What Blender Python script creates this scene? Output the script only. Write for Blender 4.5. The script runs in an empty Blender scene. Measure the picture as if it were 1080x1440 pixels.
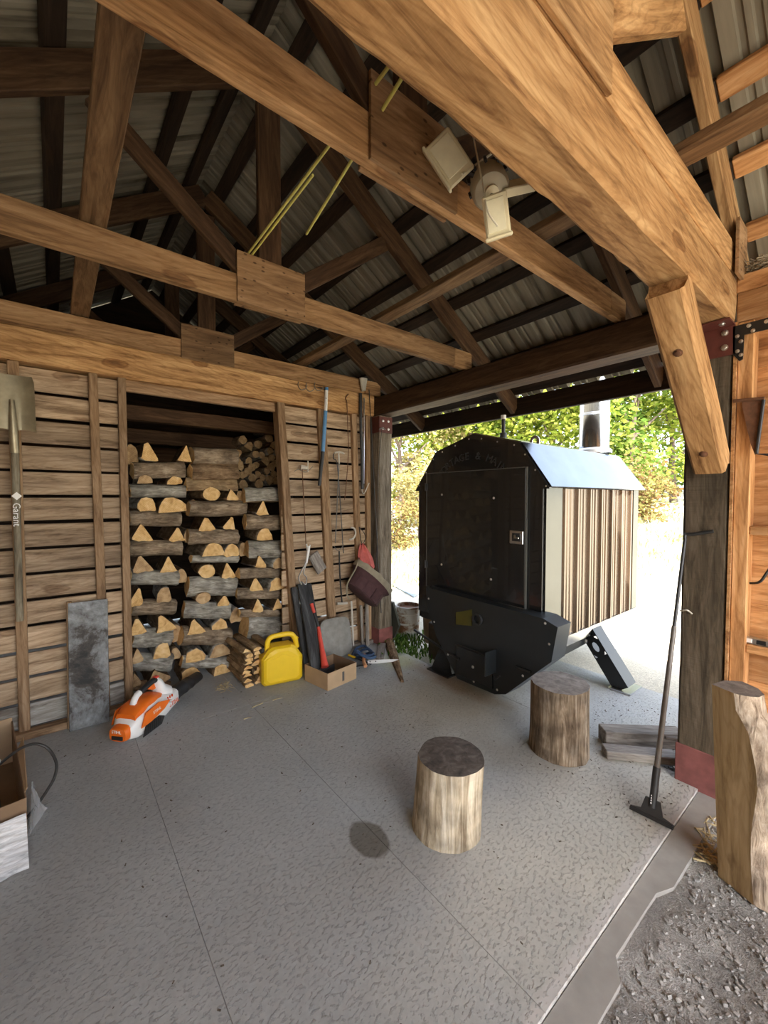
import bpy, bmesh, math, random
from mathutils import Vector, Matrix, noise

# ------------------------------------------------------------------ camera, sky, sun, exposure
SC = bpy.context.scene
COL = SC.collection
V = Vector
F_PX, YAW, PITCH = 578.0, math.radians(51.2), math.radians(1.94)
CAM = V((-2.5664, -3.3693, 1.5))
_f0 = V((math.cos(YAW), math.sin(YAW), 0)); RIGHT = V((math.sin(YAW), -math.cos(YAW), 0))
FWD = _f0 * math.cos(PITCH) - V((0, 0, 1)) * math.sin(PITCH)
UP = V((0, 0, 1)) * math.cos(PITCH) + _f0 * math.sin(PITCH)
cd = bpy.data.cameras.new('camera'); cam = bpy.data.objects.new('camera', cd); COL.objects.link(cam)
cd.sensor_fit = 'VERTICAL'; cd.sensor_height = 36.0; cd.lens = 36.0 * F_PX / 1440.0
cd.clip_start = 0.02; cd.clip_end = 300
cam.matrix_world = Matrix((RIGHT.to_4d(), UP.to_4d(), (-FWD).to_4d(), V((0, 0, 0, 1)))).transposed()
for i in range(3): cam.matrix_world[3][i] = 0.0
cam.matrix_world = Matrix.Translation(CAM) @ cam.matrix_world.to_3x3().to_4x4()
SC.camera = cam

SUN_DIR = V((-0.32, -0.60, 0.73)).normalized()          # towards the sun
w = bpy.data.worlds.new('sky'); SC.world = w; w.use_nodes = True
wn = w.node_tree.nodes; wl = w.node_tree.links
sky = wn.new('ShaderNodeTexSky'); sky.sky_type = 'NISHITA'; sky.sun_disc = False
sky.sun_elevation = math.asin(SUN_DIR.z); sky.sun_rotation = math.atan2(SUN_DIR.x, SUN_DIR.y)
sky.air_density = 1.0; sky.dust_density = 2.0; sky.ozone_density = 1.0
hsv = wn.new('ShaderNodeHueSaturation'); hsv.inputs['Saturation'].default_value = .5; wl.new(sky.outputs[0], hsv.inputs['Color']); wl.new(hsv.outputs[0], wn['Background'].inputs[0]); wn['Background'].inputs[1].default_value = 0.42
sd = bpy.data.lights.new('sun', 'SUN'); sd.energy = 9.0; sd.angle = math.radians(0.6); sd.color = (1.0, 0.93, 0.82)
sun = bpy.data.objects.new('sun', sd); COL.objects.link(sun)
sun.rotation_euler = SUN_DIR.to_track_quat('Z', 'Y').to_euler(); sun.location = (-6, -12, 14)
SC.view_settings.view_transform = 'Standard'; SC.view_settings.look = 'None'
SC.view_settings.gamma = 1.0; SC.view_settings.use_curve_mapping = False
SC.view_settings.exposure = 1.4
SC.cycles.max_bounces = 10; SC.cycles.diffuse_bounces = 6; SC.cycles.glossy_bounces = 5
SC.cycles.sample_clamp_indirect = 6.0; SC.cycles.caustics_reflective = False; SC.cycles.caustics_refractive = False
RND = random.Random(7)

# ------------------------------------------------------------------ pixel -> point on a known plane
def ray(px, py): return FWD + RIGHT * ((px - 540) / F_PX) - UP * ((py - 720) / F_PX)
def FL(px, py, z=0.0):
    d = ray(px, py); return CAM + d * ((z - CAM.z) / d.z)
def WY(px, py, y=0.0):
    d = ray(px, py); return CAM + d * ((y - CAM.y) / d.y)
def XX(px, py, x=0.0):
    d = ray(px, py); return CAM + d * ((x - CAM.x) / d.x)
def DP(px, py, depth): return CAM + ray(px, py) * depth

# ------------------------------------------------------------------ objects
WM = {}
def link(o, M, parent=None):
    COL.objects.link(o)
    if parent is not None:
        o.parent = parent; o.matrix_parent_inverse = WM[parent.name].inverted()
    o.matrix_basis = M; WM[o.name] = M.copy()
    return o
def tag(o, label=None, cat=None, group=None, kind=None):
    if label: o['label'] = label
    if cat: o['category'] = cat
    if group: o['group'] = group
    if kind: o['kind'] = kind
    return o
def thing(name, label, cat, loc=(0, 0, 0), group=None, kind=None):
    o = bpy.data.objects.new(name, None); o.empty_display_size = 0.05
    link(o, Matrix.Translation(V(loc))); return tag(o, label, cat, group, kind)
def mesh(name, vs, fs, mats, mi=None, smooth=False):
    me = bpy.data.meshes.new(name); me.from_pydata([tuple(v) for v in vs], [], fs)
    for m in (mats if isinstance(mats, (list, tuple)) else [mats]): me.materials.append(m)
    if mi: me.polygons.foreach_set('material_index', mi)
    if smooth: me.polygons.foreach_set('use_smooth', [True] * len(fs))
    me.update(); return me
def obj(name, me, M=None, parent=None):
    return link(bpy.data.objects.new(name, me), M or Matrix.Identity(4), parent)
def frame(o, x, z):
    x = V(x).normalized(); z = V(z); z = (z - x * z.dot(x)).normalized(); y = z.cross(x)
    M = Matrix((x.to_4d(), y.to_4d(), z.to_4d(), V((0, 0, 0, 1)))).transposed()
    for i in range(3): M[3][i] = 0
    return Matrix.Translation(V(o)) @ M.to_3x3().to_4x4()

class MB:
    """collects shapes of ONE part"""
    def __init__(s): s.v = []; s.f = []; s.m = []; s.cur = 0
    def add(s, vs, fs, M=None):
        n = len(s.v); s.v += [(M @ V(p)) if M else V(p) for p in vs]
        s.f += [tuple(i + n for i in f) for f in fs]; s.m += [s.cur] * len(fs); return s
    def box(s, a, b, ch=0.0, M=None):
        vs, fs = cbox(V(b) - V(a), ch); c = (V(a) + V(b)) / 2
        return s.add([V(p) + c for p in vs], fs, M)
    def tube(s, pts, r, n=8, caps=True, flat=1.0, M=None):
        vs, fs = tubev(pts, r, n, caps, flat); return s.add(vs, fs, M)
    def lathe(s, prof, n=24, M=None, cap=True):
        vs, fs = lathev(prof, n, cap); return s.add(vs, fs, M)
    def prism(s, poly, z0, z1, M=None):
        n = len(poly); vs = [(x, y, z0) for x, y in poly] + [(x, y, z1) for x, y in poly]
        fs = [tuple(range(n - 1, -1, -1)), tuple(range(n, 2 * n))] + [(i, (i + 1) % n, n + (i + 1) % n, n + i) for i in range(n)]
        return s.add(vs, fs, M)
    def loft(s, secs, M=None, caps=True):
        n = len(secs[0]); vs = [p for c in secs for p in c]; fs = []
        for k in range(len(secs) - 1):
            for i in range(n):
                j = (i + 1) % n; fs.append((k * n + i, k * n + j, (k + 1) * n + j, (k + 1) * n + i))
        if caps: fs += [tuple(range(n - 1, -1, -1)), tuple(range((len(secs) - 1) * n, len(secs) * n))]
        return s.add(vs, fs, M)
    def build(s, name, mats, parent=None, M=None, smooth=False, world=False):
        """verts are local to M; world=True means they are world coordinates"""
        M = M or Matrix.Identity(4)
        vs = s.v
        if world:
            c = sum(vs, V()) / len(vs); M = Matrix.Translation(c); vs = [p - c for p in vs]
        me = mesh(name, vs, s.f, mats, s.m, smooth)
        bm = bmesh.new(); bm.from_mesh(me); bmesh.ops.recalc_face_normals(bm, faces=bm.faces); bm.to_mesh(me); bm.free()
        if smooth:
            try: me.set_sharp_from_angle(angle=math.radians(42))
            except Exception: pass
        return obj(name, me, M, parent)

def cbox(d, ch=0.0):
    x, y, z = d[0] / 2, d[1] / 2, d[2] / 2
    if ch <= 0:
        vs = [(i, j, k) for i in (-x, x) for j in (-y, y) for k in (-z, z)]
        return vs, [(0, 1, 3, 2), (4, 6, 7, 5), (0, 4, 5, 1), (2, 3, 7, 6), (0, 2, 6, 4), (1, 5, 7, 3)]
    c = min(ch, x * .9, y * .9, z * .9); vs = []; idx = {}
    for i in (-1, 1):
        for j in (-1, 1):
            for k in (-1, 1):
                for a in range(3):
                    p = [i * (x - c), j * (y - c), k * (z - c)]; p[a] = (i, j, k)[a] * (x, y, z)[a]
                    idx[(i, j, k, a)] = len(vs); vs.append(tuple(p))
    fs = []
    for a in range(3):
        b, g = (a + 1) % 3, (a + 2) % 3
        for s_ in (-1, 1):
            q = []
            for (u, t) in ((-1, -1), (1, -1), (1, 1), (-1, 1)):
                e = [0, 0, 0]; e[a] = s_; e[b] = u; e[g] = t; q.append(idx[(e[0], e[1], e[2], a)])
            fs.append(tuple(q))
        for u in (-1, 1):
            for t in (-1, 1):
                e0 = [0, 0, 0]; e1 = [0, 0, 0]; e0[a] = -1; e1[a] = 1; e0[b] = e1[b] = u; e0[g] = e1[g] = t
                fs.append((idx[(*e0, b)], idx[(*e1, b)], idx[(*e1, g)], idx[(*e0, g)]))
    for i in (-1, 1):
        for j in (-1, 1):
            for k in (-1, 1): fs.append(tuple(idx[(i, j, k, a)] for a in range(3)))
    return vs, fs
def tubev(pts, r, n=8, caps=True, flat=1.0):
    pts = [V(p) for p in pts]; m = len(pts); rs = r if isinstance(r, (list, tuple)) else [r] * m
    vs = []; fs = []; up = None
    for k in range(m):
        t = (pts[min(k + 1, m - 1)] - pts[max(k - 1, 0)]).normalized()
        if up is None: up = t.orthogonal().normalized() if abs(t.z) > .9 else V((0, 0, 1))
        up = (up - t * up.dot(t))
        up = up.normalized() if up.length > 1e-6 else t.orthogonal().normalized()
        sd_ = t.cross(up)
        for i in range(n):
            a = 2 * math.pi * (i + .5) / n
            vs.append(pts[k] + sd_ * (math.cos(a) * rs[k]) + up * (math.sin(a) * rs[k] * flat))
    for k in range(m - 1):
        for i in range(n):
            j = (i + 1) % n; fs.append((k * n + i, k * n + j, (k + 1) * n + j, (k + 1) * n + i))
    if caps: fs += [tuple(range(n - 1, -1, -1)), tuple(range((m - 1) * n, m * n))]
    return vs, fs
def lathev(prof, n=24, cap=True):
    vs = [(r * math.cos(2 * math.pi * i / n), r * math.sin(2 * math.pi * i / n), z) for r, z in prof for i in range(n)]
    fs = [(k * n + i, k * n + (i + 1) % n, (k + 1) * n + (i + 1) % n, (k + 1) * n + i) for k in range(len(prof) - 1) for i in range(n)]
    if cap: fs += [tuple(range(n - 1, -1, -1)), tuple(range((len(prof) - 1) * n, len(prof) * n))]
    return vs, fs
def smooth_path(pts, k=6):
    pts = [V(p) for p in pts]; P = [pts[0]] + pts + [pts[-1]]; out = []
    for i in range(1, len(P) - 2):
        for j in range(k):
            t = j / k; a, b, c, d = P[i - 1], P[i], P[i + 1], P[i + 2]
            out.append(.5 * ((2 * b) + (c - a) * t + (2 * a - 5 * b + 4 * c - d) * t * t + (3 * b - a - 3 * c + d) * t ** 3))
    return out + [pts[-1]]
def board(name, a, b, width, thick, n, mat, parent=None, ch=0.004, kind=None):
    """plank from a to b (centre line); thick is measured along n, local X runs with the grain"""
    a, b = V(a), V(b); L = (b - a).length
    vs, fs = cbox((L, width, thick), ch)
    o = obj(name, mesh(name, vs, fs, mat), frame((a + b) / 2, b - a, n), parent)
    if kind: o['kind'] = kind
    return o
def abox(name, x0, x1, y0, y1, z0, z1, mat, parent=None, ch=0.004, kind=None, rough=0.0, seed=0):
    """axis-aligned timber whose local X is its longest side; rough gives hewn, uneven faces"""
    d = (x1 - x0, y1 - y0, z1 - z0); c = V(((x0 + x1) / 2, (y0 + y1) / 2, (z0 + z1) / 2)); k = d.index(max(d))
    ax = [V((1, 0, 0)), V((0, 1, 0)), V((0, 0, 1))]; nz = ax[2] if k != 2 else ax[0]
    M = frame(c, ax[k], nz); wdt = d[1] if k == 0 else (d[0] if k == 1 else d[1]); hgt = d[2] if k != 2 else d[0]
    if rough > 0: vs, fs = rough_timber(d[k], wdt, hgt, rough, seed)
    else: vs, fs = cbox((d[k], wdt, hgt), ch)
    o = obj(name, mesh(name, vs, fs, mat, smooth=False), M, parent)
    if kind: o['kind'] = kind
    return o
def rough_timber(L, w_, h, amp, seed=0, ch=0.012):
    x, y = w_ / 2, h / 2; ring = [(-x + ch, -y), (0, -y), (x - ch, -y), (x, -y + ch), (x, 0), (x, y - ch), (x - ch, y), (0, y), (-x + ch, y), (-x, y - ch), (-x, 0), (-x, -y + ch)]
    n = max(8, int(L / .06)); m = len(ring); vs = []; fs = []
    for k in range(n + 1):
        t = L * (k / n - .5)
        for i, (a, b) in enumerate(ring):
            q = noise.noise(V((t * 2.2 + seed * 9.1, a * 9, b * 9))) + .6 * noise.noise(V((t * 8 + seed * 3.7, a * 20, b * 20)))
            q2 = noise.noise(V((t * 2.0 + seed * 5.3 + 40, a * 9, b * 9)))
            corner = 1.0 if i % 4 != 1 else .35
            vs.append((t, a + amp * q * corner * (1 if a > 0 else -1 if a < 0 else 0), b + amp * q2 * corner * (1 if b > 0 else -1)))
    for k in range(n):
        for i in range(m):
            j = (i + 1) % m; fs.append((k * m + i, k * m + j, (k + 1) * m + j, (k + 1) * m + i))
    fs += [tuple(range(m - 1, -1, -1)), tuple(range(n * m, n * m + m))]
    return vs, fs
def text_mesh(s, size, ext=0.0005):
    cu = bpy.data.curves.new('lettering', 'FONT'); cu.body = s; cu.size = size; cu.extrude = ext; cu.align_x = 'CENTER'; cu.align_y = 'CENTER'; cu.resolution_u = 2
    t = bpy.data.objects.new('lettering', cu); COL.objects.link(t)
    dg = bpy.context.evaluated_depsgraph_get(); me = bpy.data.meshes.new_from_object(t.evaluated_get(dg))
    bpy.data.objects.remove(t); bpy.data.curves.remove(cu); return me
def lettering(s, size, mat, o, x, z, parent, ext=0.0006, bold=0):
    me = text_mesh(s, size, ext); me.materials.clear(); me.materials.append(mat)
    return obj('lettering', me, frame(o, x, z), parent)

# ------------------------------------------------------------------ materials
def nodes(name):
    m = bpy.data.materials.new(name); m.use_nodes = True
    return m, m.node_tree.nodes, m.node_tree.links, m.node_tree.nodes['Principled BSDF']
def ramp(n, stops):
    r = n.new('ShaderNodeValToRGB'); e = r.color_ramp.elements
    while len(e) < len(stops): e.new(.5)
    for q, (p, c) in zip(e, stops): q.position = p; q.color = (*c, 1)
    return r
def coords(n, l, scale, rnd=True):
    tc = n.new('ShaderNodeTexCoord'); mp = n.new('ShaderNodeMapping'); mp.inputs['Scale'].default_value = scale
    if rnd:
        oi = n.new('ShaderNodeObjectInfo'); vm = n.new('ShaderNodeVectorMath'); vm.operation = 'SCALE'; vm.inputs[0].default_value = (13.1, 7.7, 9.3)
        l.new(oi.outputs['Random'], vm.inputs['Scale']); ad = n.new('ShaderNodeVectorMath'); ad.operation = 'ADD'
        l.new(tc.outputs['Object'], ad.inputs[0]); l.new(vm.outputs[0], ad.inputs[1]); l.new(ad.outputs[0], mp.inputs['Vector'])
    else: l.new(tc.outputs['Object'], mp.inputs['Vector'])
    return mp
def ntex(n, l, mp, scale, detail=4, rough=.55, dist=0.0):
    t = n.new('ShaderNodeTexNoise'); t.inputs['Scale'].default_value = scale; t.inputs['Detail'].default_value = detail
    t.inputs['Roughness'].default_value = rough; t.inputs['Distortion'].default_value = dist
    l.new(mp.outputs[0], t.inputs['Vector']); return t
def mixc(n, l, mode, fac, a, b):
    m = n.new('ShaderNodeMix'); m.data_type = 'RGBA'; m.blend_type = mode
    for sock, val in ((m.inputs[0], fac), (m.inputs[6], a), (m.inputs[7], b)):
        if hasattr(val, 'links') or hasattr(val, 'is_linked'): l.new(val, sock)
        elif isinstance(val, (int, float)): sock.default_value = val
        else: sock.default_value = (*val, 1)
    return m.outputs[2]
def plain(name, c, rough=.6, metal=0.0, var=.12, scale=18, bump=.0, spec=.5, coat=0.0):
    m, n, l, b = nodes(name); mp = coords(n, l, (1, 1, 1)); t = ntex(n, l, mp, scale, 5)
    r = ramp(n, [(.25, tuple(max(0, x * (1 - var)) for x in c)), (.75, tuple(min(1, x * (1 + var)) for x in c))]); l.new(t.outputs[0], r.inputs[0])
    l.new(r.outputs[0], b.inputs['Base Color']); b.inputs['Roughness'].default_value = rough; b.inputs['Metallic'].default_value = metal
    b.inputs['Specular IOR Level'].default_value = spec; b.inputs['Coat Weight'].default_value = coat
    if bump:
        bp = n.new('ShaderNodeBump'); bp.inputs['Strength'].default_value = bump; bp.inputs['Distance'].default_value = .004
        l.new(t.outputs[0], bp.inputs['Height']); l.new(bp.outputs[0], b.inputs['Normal'])
    return m
def wood(name, dark, mid, light, grain=1.0, rough=.75, bump=.35, knots=.6, grey=0.0, saw=0.0, wave=.3):
    m, n, l, b = nodes(name)
    mp = coords(n, l, (.9 * grain, 9 * grain, 9 * grain)); t = ntex(n, l, mp, 3.0, 9, .68, .7)
    r = ramp(n, [(.34, dark), (.50, mid), (.66, light)]); l.new(t.outputs[0], r.inputs[0])
    mp2 = coords(n, l, (.22, 1.0, 1.0)); wv = n.new('ShaderNodeTexWave'); wv.wave_type = 'BANDS'; wv.bands_direction = 'DIAGONAL'
    wv.inputs['Scale'].default_value = 22; wv.inputs['Distortion'].default_value = 9; wv.inputs['Detail'].default_value = 2.5; wv.inputs['Detail Scale'].default_value = .9
    l.new(mp2.outputs[0], wv.inputs['Vector'])
    rw = ramp(n, [(.0, (.62, .55, .48)), (.35, (1, 1, 1))]); l.new(wv.outputs['Fac'], rw.inputs[0])
    c = mixc(n, l, 'MULTIPLY', wave, r.outputs[0], rw.outputs[0])
    mp3 = coords(n, l, (2.1, 5.5, 5.5)); vo = n.new('ShaderNodeTexVoronoi'); vo.inputs['Scale'].default_value = 1.0
    nz = ntex(n, l, mp3, 2.5, 3); mx = n.new('ShaderNodeVectorMath'); mx.operation = 'ADD'
    l.new(mp3.outputs[0], mx.inputs[0]); sc = n.new('ShaderNodeVectorMath'); sc.operation = 'SCALE'; sc.inputs['Scale'].default_value = .25
    l.new(nz.outputs['Color'], sc.inputs[0]); l.new(sc.outputs[0], mx.inputs[1]); l.new(mx.outputs[0], vo.inputs['Vector'])
    rk = ramp(n, [(.05, (.30, .24, .20)), (.12, (.62, .52, .44)), (.15, (.45, .36, .30)), (.18, (1, 1, 1))]); l.new(vo.outputs['Distance'], rk.inputs[0])
    c = mixc(n, l, 'MULTIPLY', knots, c, rk.outputs[0])
    mp4 = coords(n, l, (.5, 1.6, 1.6)); t4 = ntex(n, l, mp4, 1.3, 3); r4 = ramp(n, [(.3, (.68, .68, .70)), (.7, (1.16, 1.13, 1.08))]); l.new(t4.outputs[0], r4.inputs[0])
    c = mixc(n, l, 'MULTIPLY', .8, c, r4.outputs[0])
    oi = n.new('ShaderNodeObjectInfo'); mr = n.new('ShaderNodeMapRange'); mr.inputs[3].default_value = .80; mr.inputs[4].default_value = 1.18
    l.new(oi.outputs['Random'], mr.inputs[0]); hs = n.new('ShaderNodeHueSaturation'); l.new(mr.outputs[0], hs.inputs['Value']); l.new(c, hs.inputs['Color'])
    hs.inputs['Saturation'].default_value = 1 - grey
    l.new(hs.outputs[0], b.inputs['Base Color']); b.inputs['Roughness'].default_value = rough; b.inputs['Specular IOR Level'].default_value = .25
    h = t.outputs[0]
    if saw:
        mps = coords(n, l, (38, .6, .6)); ts = ntex(n, l, mps, 2.0, 2); ma = n.new('ShaderNodeMath'); ma.operation = 'MULTIPLY_ADD'; ma.inputs[1].default_value = saw
        l.new(ts.outputs[0], ma.inputs[0]); l.new(t.outputs[0], ma.inputs[2]); h = ma.outputs[0]
    bp = n.new('ShaderNodeBump'); bp.inputs['Strength'].default_value = bump; bp.inputs['Distance'].default_value = .006
    l.new(h, bp.inputs['Height']); l.new(bp.outputs[0], b.inputs['Normal'])
    return m

W_BEAM = wood('sawn beam wood', (.20, .10, .038), (.46, .265, .115), (.64, .415, .205), .8, knots=.8, saw=.8, bump=.4, wave=.45)
W_TRUSS = wood('brown truss lumber', (.032, .015, .007), (.068, .035, .016), (.11, .062, .030), 1.0, knots=.6)  # truss lumber darkened so rafters, king posts and webs look shaded
W_WALL = wood('weathered wall plank wood', (.19, .12, .065), (.42, .295, .18), (.58, .435, .285), .9, knots=.7, grey=.08, bump=.7)
W_STUD = wood('stud wood', (.16, .095, .05), (.32, .205, .115), (.45, .31, .19), 1.0, knots=.4)
W_DARK = wood('dark board and shaded purlin wood', (.012, .007, .004), (.026, .015, .008), (.046, .027, .015), 1.0, knots=.3)  # purlin tone lowered to carry the shade under the roof
W_POST = wood('dark rough sawn post wood', (.045, .034, .022), (.10, .078, .052), (.17, .135, .095), 1.1, knots=.3, saw=1.0, bump=.6)
W_GREY = wood('grey weathered wood', (.12, .10, .085), (.24, .21, .18), (.38, .345, .30), 1.1, knots=.4, grey=.2)
W_ORANGE = wood('orange board and lit purlin wood', (.30, .135, .05), (.52, .27, .11), (.66, .40, .20), .9, knots=.7, saw=.5)
W_PLY = wood('plywood', (.12, .065, .03), (.23, .135, .066), (.33, .205, .11), .7, knots=.5)
_n, _l = W_PLY.node_tree.nodes, W_PLY.node_tree.links; _b = _n['Principled BSDF']; _src = _b.inputs['Base Color'].links[0].from_socket    # rows of driven nail heads
_vo = _n.new('ShaderNodeTexVoronoi'); _vo.inputs['Scale'].default_value = 24; _vo.inputs['Randomness'].default_value = .45; _mp = coords(_n, _l, (.7, 1.3, 0.0)); _l.new(_mp.outputs[0], _vo.inputs['Vector'])
_r = ramp(_n, [(.12, (.22, .18, .15)), (.20, (1, 1, 1))]); _l.new(_vo.outputs['Distance'], _r.inputs[0]); _l.new(mixc(_n, _l, 'MULTIPLY', .85, _src, _r.outputs[0]), _b.inputs['Base Color'])
W_CHALK = wood('charred board wood', (.02, .02, .02), (.05, .052, .055), (.12, .125, .13), .7, knots=.2, grey=.6)
STEEL = plain('galvanised steel', (.62, .63, .64), .32, 1.0, .08, 6)
DARKSTEEL = plain('dark steel', (.06, .06, .062), .5, .7, .2)
BLACK = plain('black paint', (.012, .013, .014), .32, 0, .1, 8)
BLACKPL = plain('black plastic', (.016, .016, .017), .5, 0, .15)
RUST = plain('rusty iron', (.16, .075, .04), .8, .3, .4, 30, .4)
REDPAINT = plain('dull red paint', (.22, .075, .066), .75, 0, .3, 14, .3)
REDSTEEL = plain('dark red primed steel', (.11, .028, .02), .55, 0, .2, 20)
CARD = plain('cardboard', (.42, .29, .17), .85, 0, .1, 10)
CARDIN = plain('cardboard inside', (.22, .14, .08), .9, 0, .1, 10)
WHITE = plain('white plastic', (.78, .78, .76), .35, 0, .04)
IVORY = plain('ivory lamp plastic', (.72, .66, .46), .4, 0, .06)
YELLOW = plain('yellow plastic', (.78, .52, .015), .42, 0, .06, 9, .1)
ORANGE = plain('orange plastic', (.80, .16, .012), .42, 0, .06)
BLUE = plain('blue paint', (.06, .20, .42), .45, 0, .2, 25)
REDPL = plain('red rubber', (.62, .07, .045), .5, 0, .1)
BOLT = plain('zinc bolt', (.75, .74, .72), .35, 1.0, .05)
# ------------------------------------------------------------------ ground, slab, gravel
def pos_nodes(n, l):
    g = n.new('ShaderNodeNewGeometry'); mp = n.new('ShaderNodeMapping'); l.new(g.outputs['Position'], mp.inputs['Vector']); return g, mp
def spot(n, l, g, c, rad, soft, wob, wscale):
    """0..1 mask of a stain or painted light patch around a point of the floor"""
    s = n.new('ShaderNodeVectorMath'); s.operation = 'SUBTRACT'; s.inputs[1].default_value = c; l.new(g.outputs['Position'], s.inputs[0])
    sc = n.new('ShaderNodeVectorMath'); sc.operation = 'MULTIPLY'; sc.inputs[1].default_value = (1 / rad[0], 1 / rad[1], 0); l.new(s.outputs[0], sc.inputs[0])
    ln = n.new('ShaderNodeVectorMath'); ln.operation = 'LENGTH'; l.new(sc.outputs[0], ln.inputs[0])
    t = n.new('ShaderNodeTexNoise'); t.inputs['Scale'].default_value = wscale; t.inputs['Detail'].default_value = 5; l.new(g.outputs['Position'], t.inputs['Vector'])
    a = n.new('ShaderNodeMath'); a.operation = 'MULTIPLY_ADD'; a.inputs[1].default_value = wob; l.new(t.outputs[0], a.inputs[0]); l.new(ln.outputs['Value'], a.inputs[2])
    r = n.new('ShaderNodeMapRange'); r.inputs[1].default_value = 1 + wob * .5 - soft; r.inputs[2].default_value = 1 + wob * .5 + soft; r.inputs[3].default_value = 1; r.inputs[4].default_value = 0
    l.new(a.outputs[0], r.inputs[0]); return r.outputs[0]
def concrete(name, base=(.395, .408, .40)):
    m, n, l, b = nodes(name); g, mp = pos_nodes(n, l)
    t1 = ntex(n, l, mp, 1.1, 5, .6); r1 = ramp(n, [(.3, tuple(x * .84 for x in base)), (.7, tuple(x * 1.12 for x in base))]); l.new(t1.outputs[0], r1.inputs[0])
    t2 = ntex(n, l, mp, 45, 4, .6); r2 = ramp(n, [(.3, (.88, .88, .88)), (.7, (1.06, 1.06, 1.06))]); l.new(t2.outputs[0], r2.inputs[0])
    c = mixc(n, l, 'MULTIPLY', .9, r1.outputs[0], r2.outputs[0])
    brown = spot(n, l, g, (-.30, -1.35, 0), (.55, .50), .55, .9, 2.2); c = mixc(n, l, 'MIX', brown, c, mixc(n, l, 'MULTIPLY', 1.0, c, (.80, .68, .55)))
    rust = spot(n, l, g, (-.06, -1.15, 0), (.10, .42), .5, 1.0, 6); c = mixc(n, l, 'MIX', rust, c, mixc(n, l, 'MULTIPLY', 1.0, c, (.62, .48, .36)))
    yellow_tint = spot(n, l, g, (-.12, -.55, 0), (.16, .16), .5, .8, 5); c = mixc(n, l, 'MIX', yellow_tint, c, mixc(n, l, 'MULTIPLY', 1.0, c, (1.15, 1.12, .70)))  # small yellowish tint on the slab near the corner post
    tan = spot(n, l, g, (-.55, -2.52, 0), (.95, .34), .4, .9, 3); c = mixc(n, l, 'MIX', tan, c, mixc(n, l, 'MULTIPLY', 1.0, c, (1.25, 1.19, 1.08)))  # paler tan tint painted in to hint at light reflected onto the slab
    wet = spot(n, l, g, (-1.515, -1.955, 0), (.075, .115), .08, .55, 9); c = mixc(n, l, 'MIX', wet, c, mixc(n, l, 'MULTIPLY', 1.0, c, (.42, .39, .35)))
    dust = spot(n, l, g, (-.85, -2.755, 0), (1.6, .016), .6, 1.2, 14); c = mixc(n, l, 'MIX', dust, c, (.5, .49, .47))
    l.new(c, b.inputs['Base Color']); b.inputs['Roughness'].default_value = .62; b.inputs['Specular IOR Level'].default_value = .35
    mp.inputs['Rotation'].default_value = (0, 0, 0)
    g2, mpb = pos_nodes(n, l); mpb.inputs['Scale'].default_value = (1.0, 1.9, 1); mpb.inputs['Rotation'].default_value = (0, 0, math.radians(-38))
    tb = ntex(n, l, mpb, 46, 6, .62, .0); rb = ramp(n, [(.54, (0, 0, 0)), (.74, (1, 1, 1))]); l.new(tb.outputs[0], rb.inputs[0])
    bp = n.new('ShaderNodeBump'); bp.inputs['Strength'].default_value = .85; bp.inputs['Distance'].default_value = .006
    l.new(rb.outputs[0], bp.inputs['Height']); l.new(bp.outputs[0], b.inputs['Normal'])
    return m
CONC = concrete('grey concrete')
CONC2 = plain('pale kerb concrete', (.30, .29, .27), .8, 0, .15, 12, .3)

floor = thing('floor', None, None, (0, 0, 0)); floor['kind'] = 'structure'
floor['label'] = 'grey broom finished concrete slab with saw cut joints'
J = .0006
xs = [-4.6, -2.2, -1.48, .055]; ys = [-2.77, -.46, 2.2]
for i in range(3):
    for k in range(2):
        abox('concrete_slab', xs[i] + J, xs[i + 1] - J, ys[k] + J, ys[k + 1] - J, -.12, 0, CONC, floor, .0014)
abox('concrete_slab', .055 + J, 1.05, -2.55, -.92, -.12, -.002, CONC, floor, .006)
mb = MB(); mb.prism([(-4.6, -2.7725), (.0, -2.7725), (.0, -2.875), (-.72, -2.868), (-.80, -2.835), (-1.15, -2.83), (-1.22, -2.872), (-4.6, -2.872)], -.12, -.012); mb.build('kerb_strip', CONC2, floor, world=True)

def hill(x, y):
    z = -.05
    d = max(0.0, x - 3.0); z += min(1.9, d * .115 + .0 * y)
    return z + .05 * noise.noise(V((x * .35, y * .35, 3))) * (1 if x > 1.2 else 0)
def grid(name, x0, x1, y0, y1, nx, ny, fz, mat):
    vs = [(x0 + (x1 - x0) * i / nx, y0 + (y1 - y0) * j / ny, 0) for j in range(ny + 1) for i in range(nx + 1)]
    vs = [(x, y, fz(x, y)) for x, y, _ in vs]
    fs = [(j * (nx + 1) + i, j * (nx + 1) + i + 1, (j + 1) * (nx + 1) + i + 1, (j + 1) * (nx + 1) + i) for j in range(ny) for i in range(nx)]
    return mesh(name, vs, fs, mat, smooth=True)
def ground_mat(name, a, b_, c_, s, bump=.6, bs=60):
    m, n, l, b = nodes(name); g, mp = pos_nodes(n, l); t = ntex(n, l, mp, s, 6, .65); r = ramp(n, [(.32, a), (.5, b_), (.68, c_)]); l.new(t.outputs[0], r.inputs[0])
    t2 = ntex(n, l, mp, bs, 4, .7); r2 = ramp(n, [(.3, (.7, .7, .7)), (.7, (1.25, 1.25, 1.25))]); l.new(t2.outputs[0], r2.inputs[0])
    l.new(mixc(n, l, 'MULTIPLY', .8, r.outputs[0], r2.outputs[0]), b.inputs['Base Color']); b.inputs['Roughness'].default_value = .95; b.inputs['Specular IOR Level'].default_value = .1
    bp = n.new('ShaderNodeBump'); bp.inputs['Strength'].default_value = bump; bp.inputs['Distance'].default_value = .015; l.new(t2.outputs[0], bp.inputs['Height']); l.new(bp.outputs[0], b.inputs['Normal'])
    return m
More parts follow.
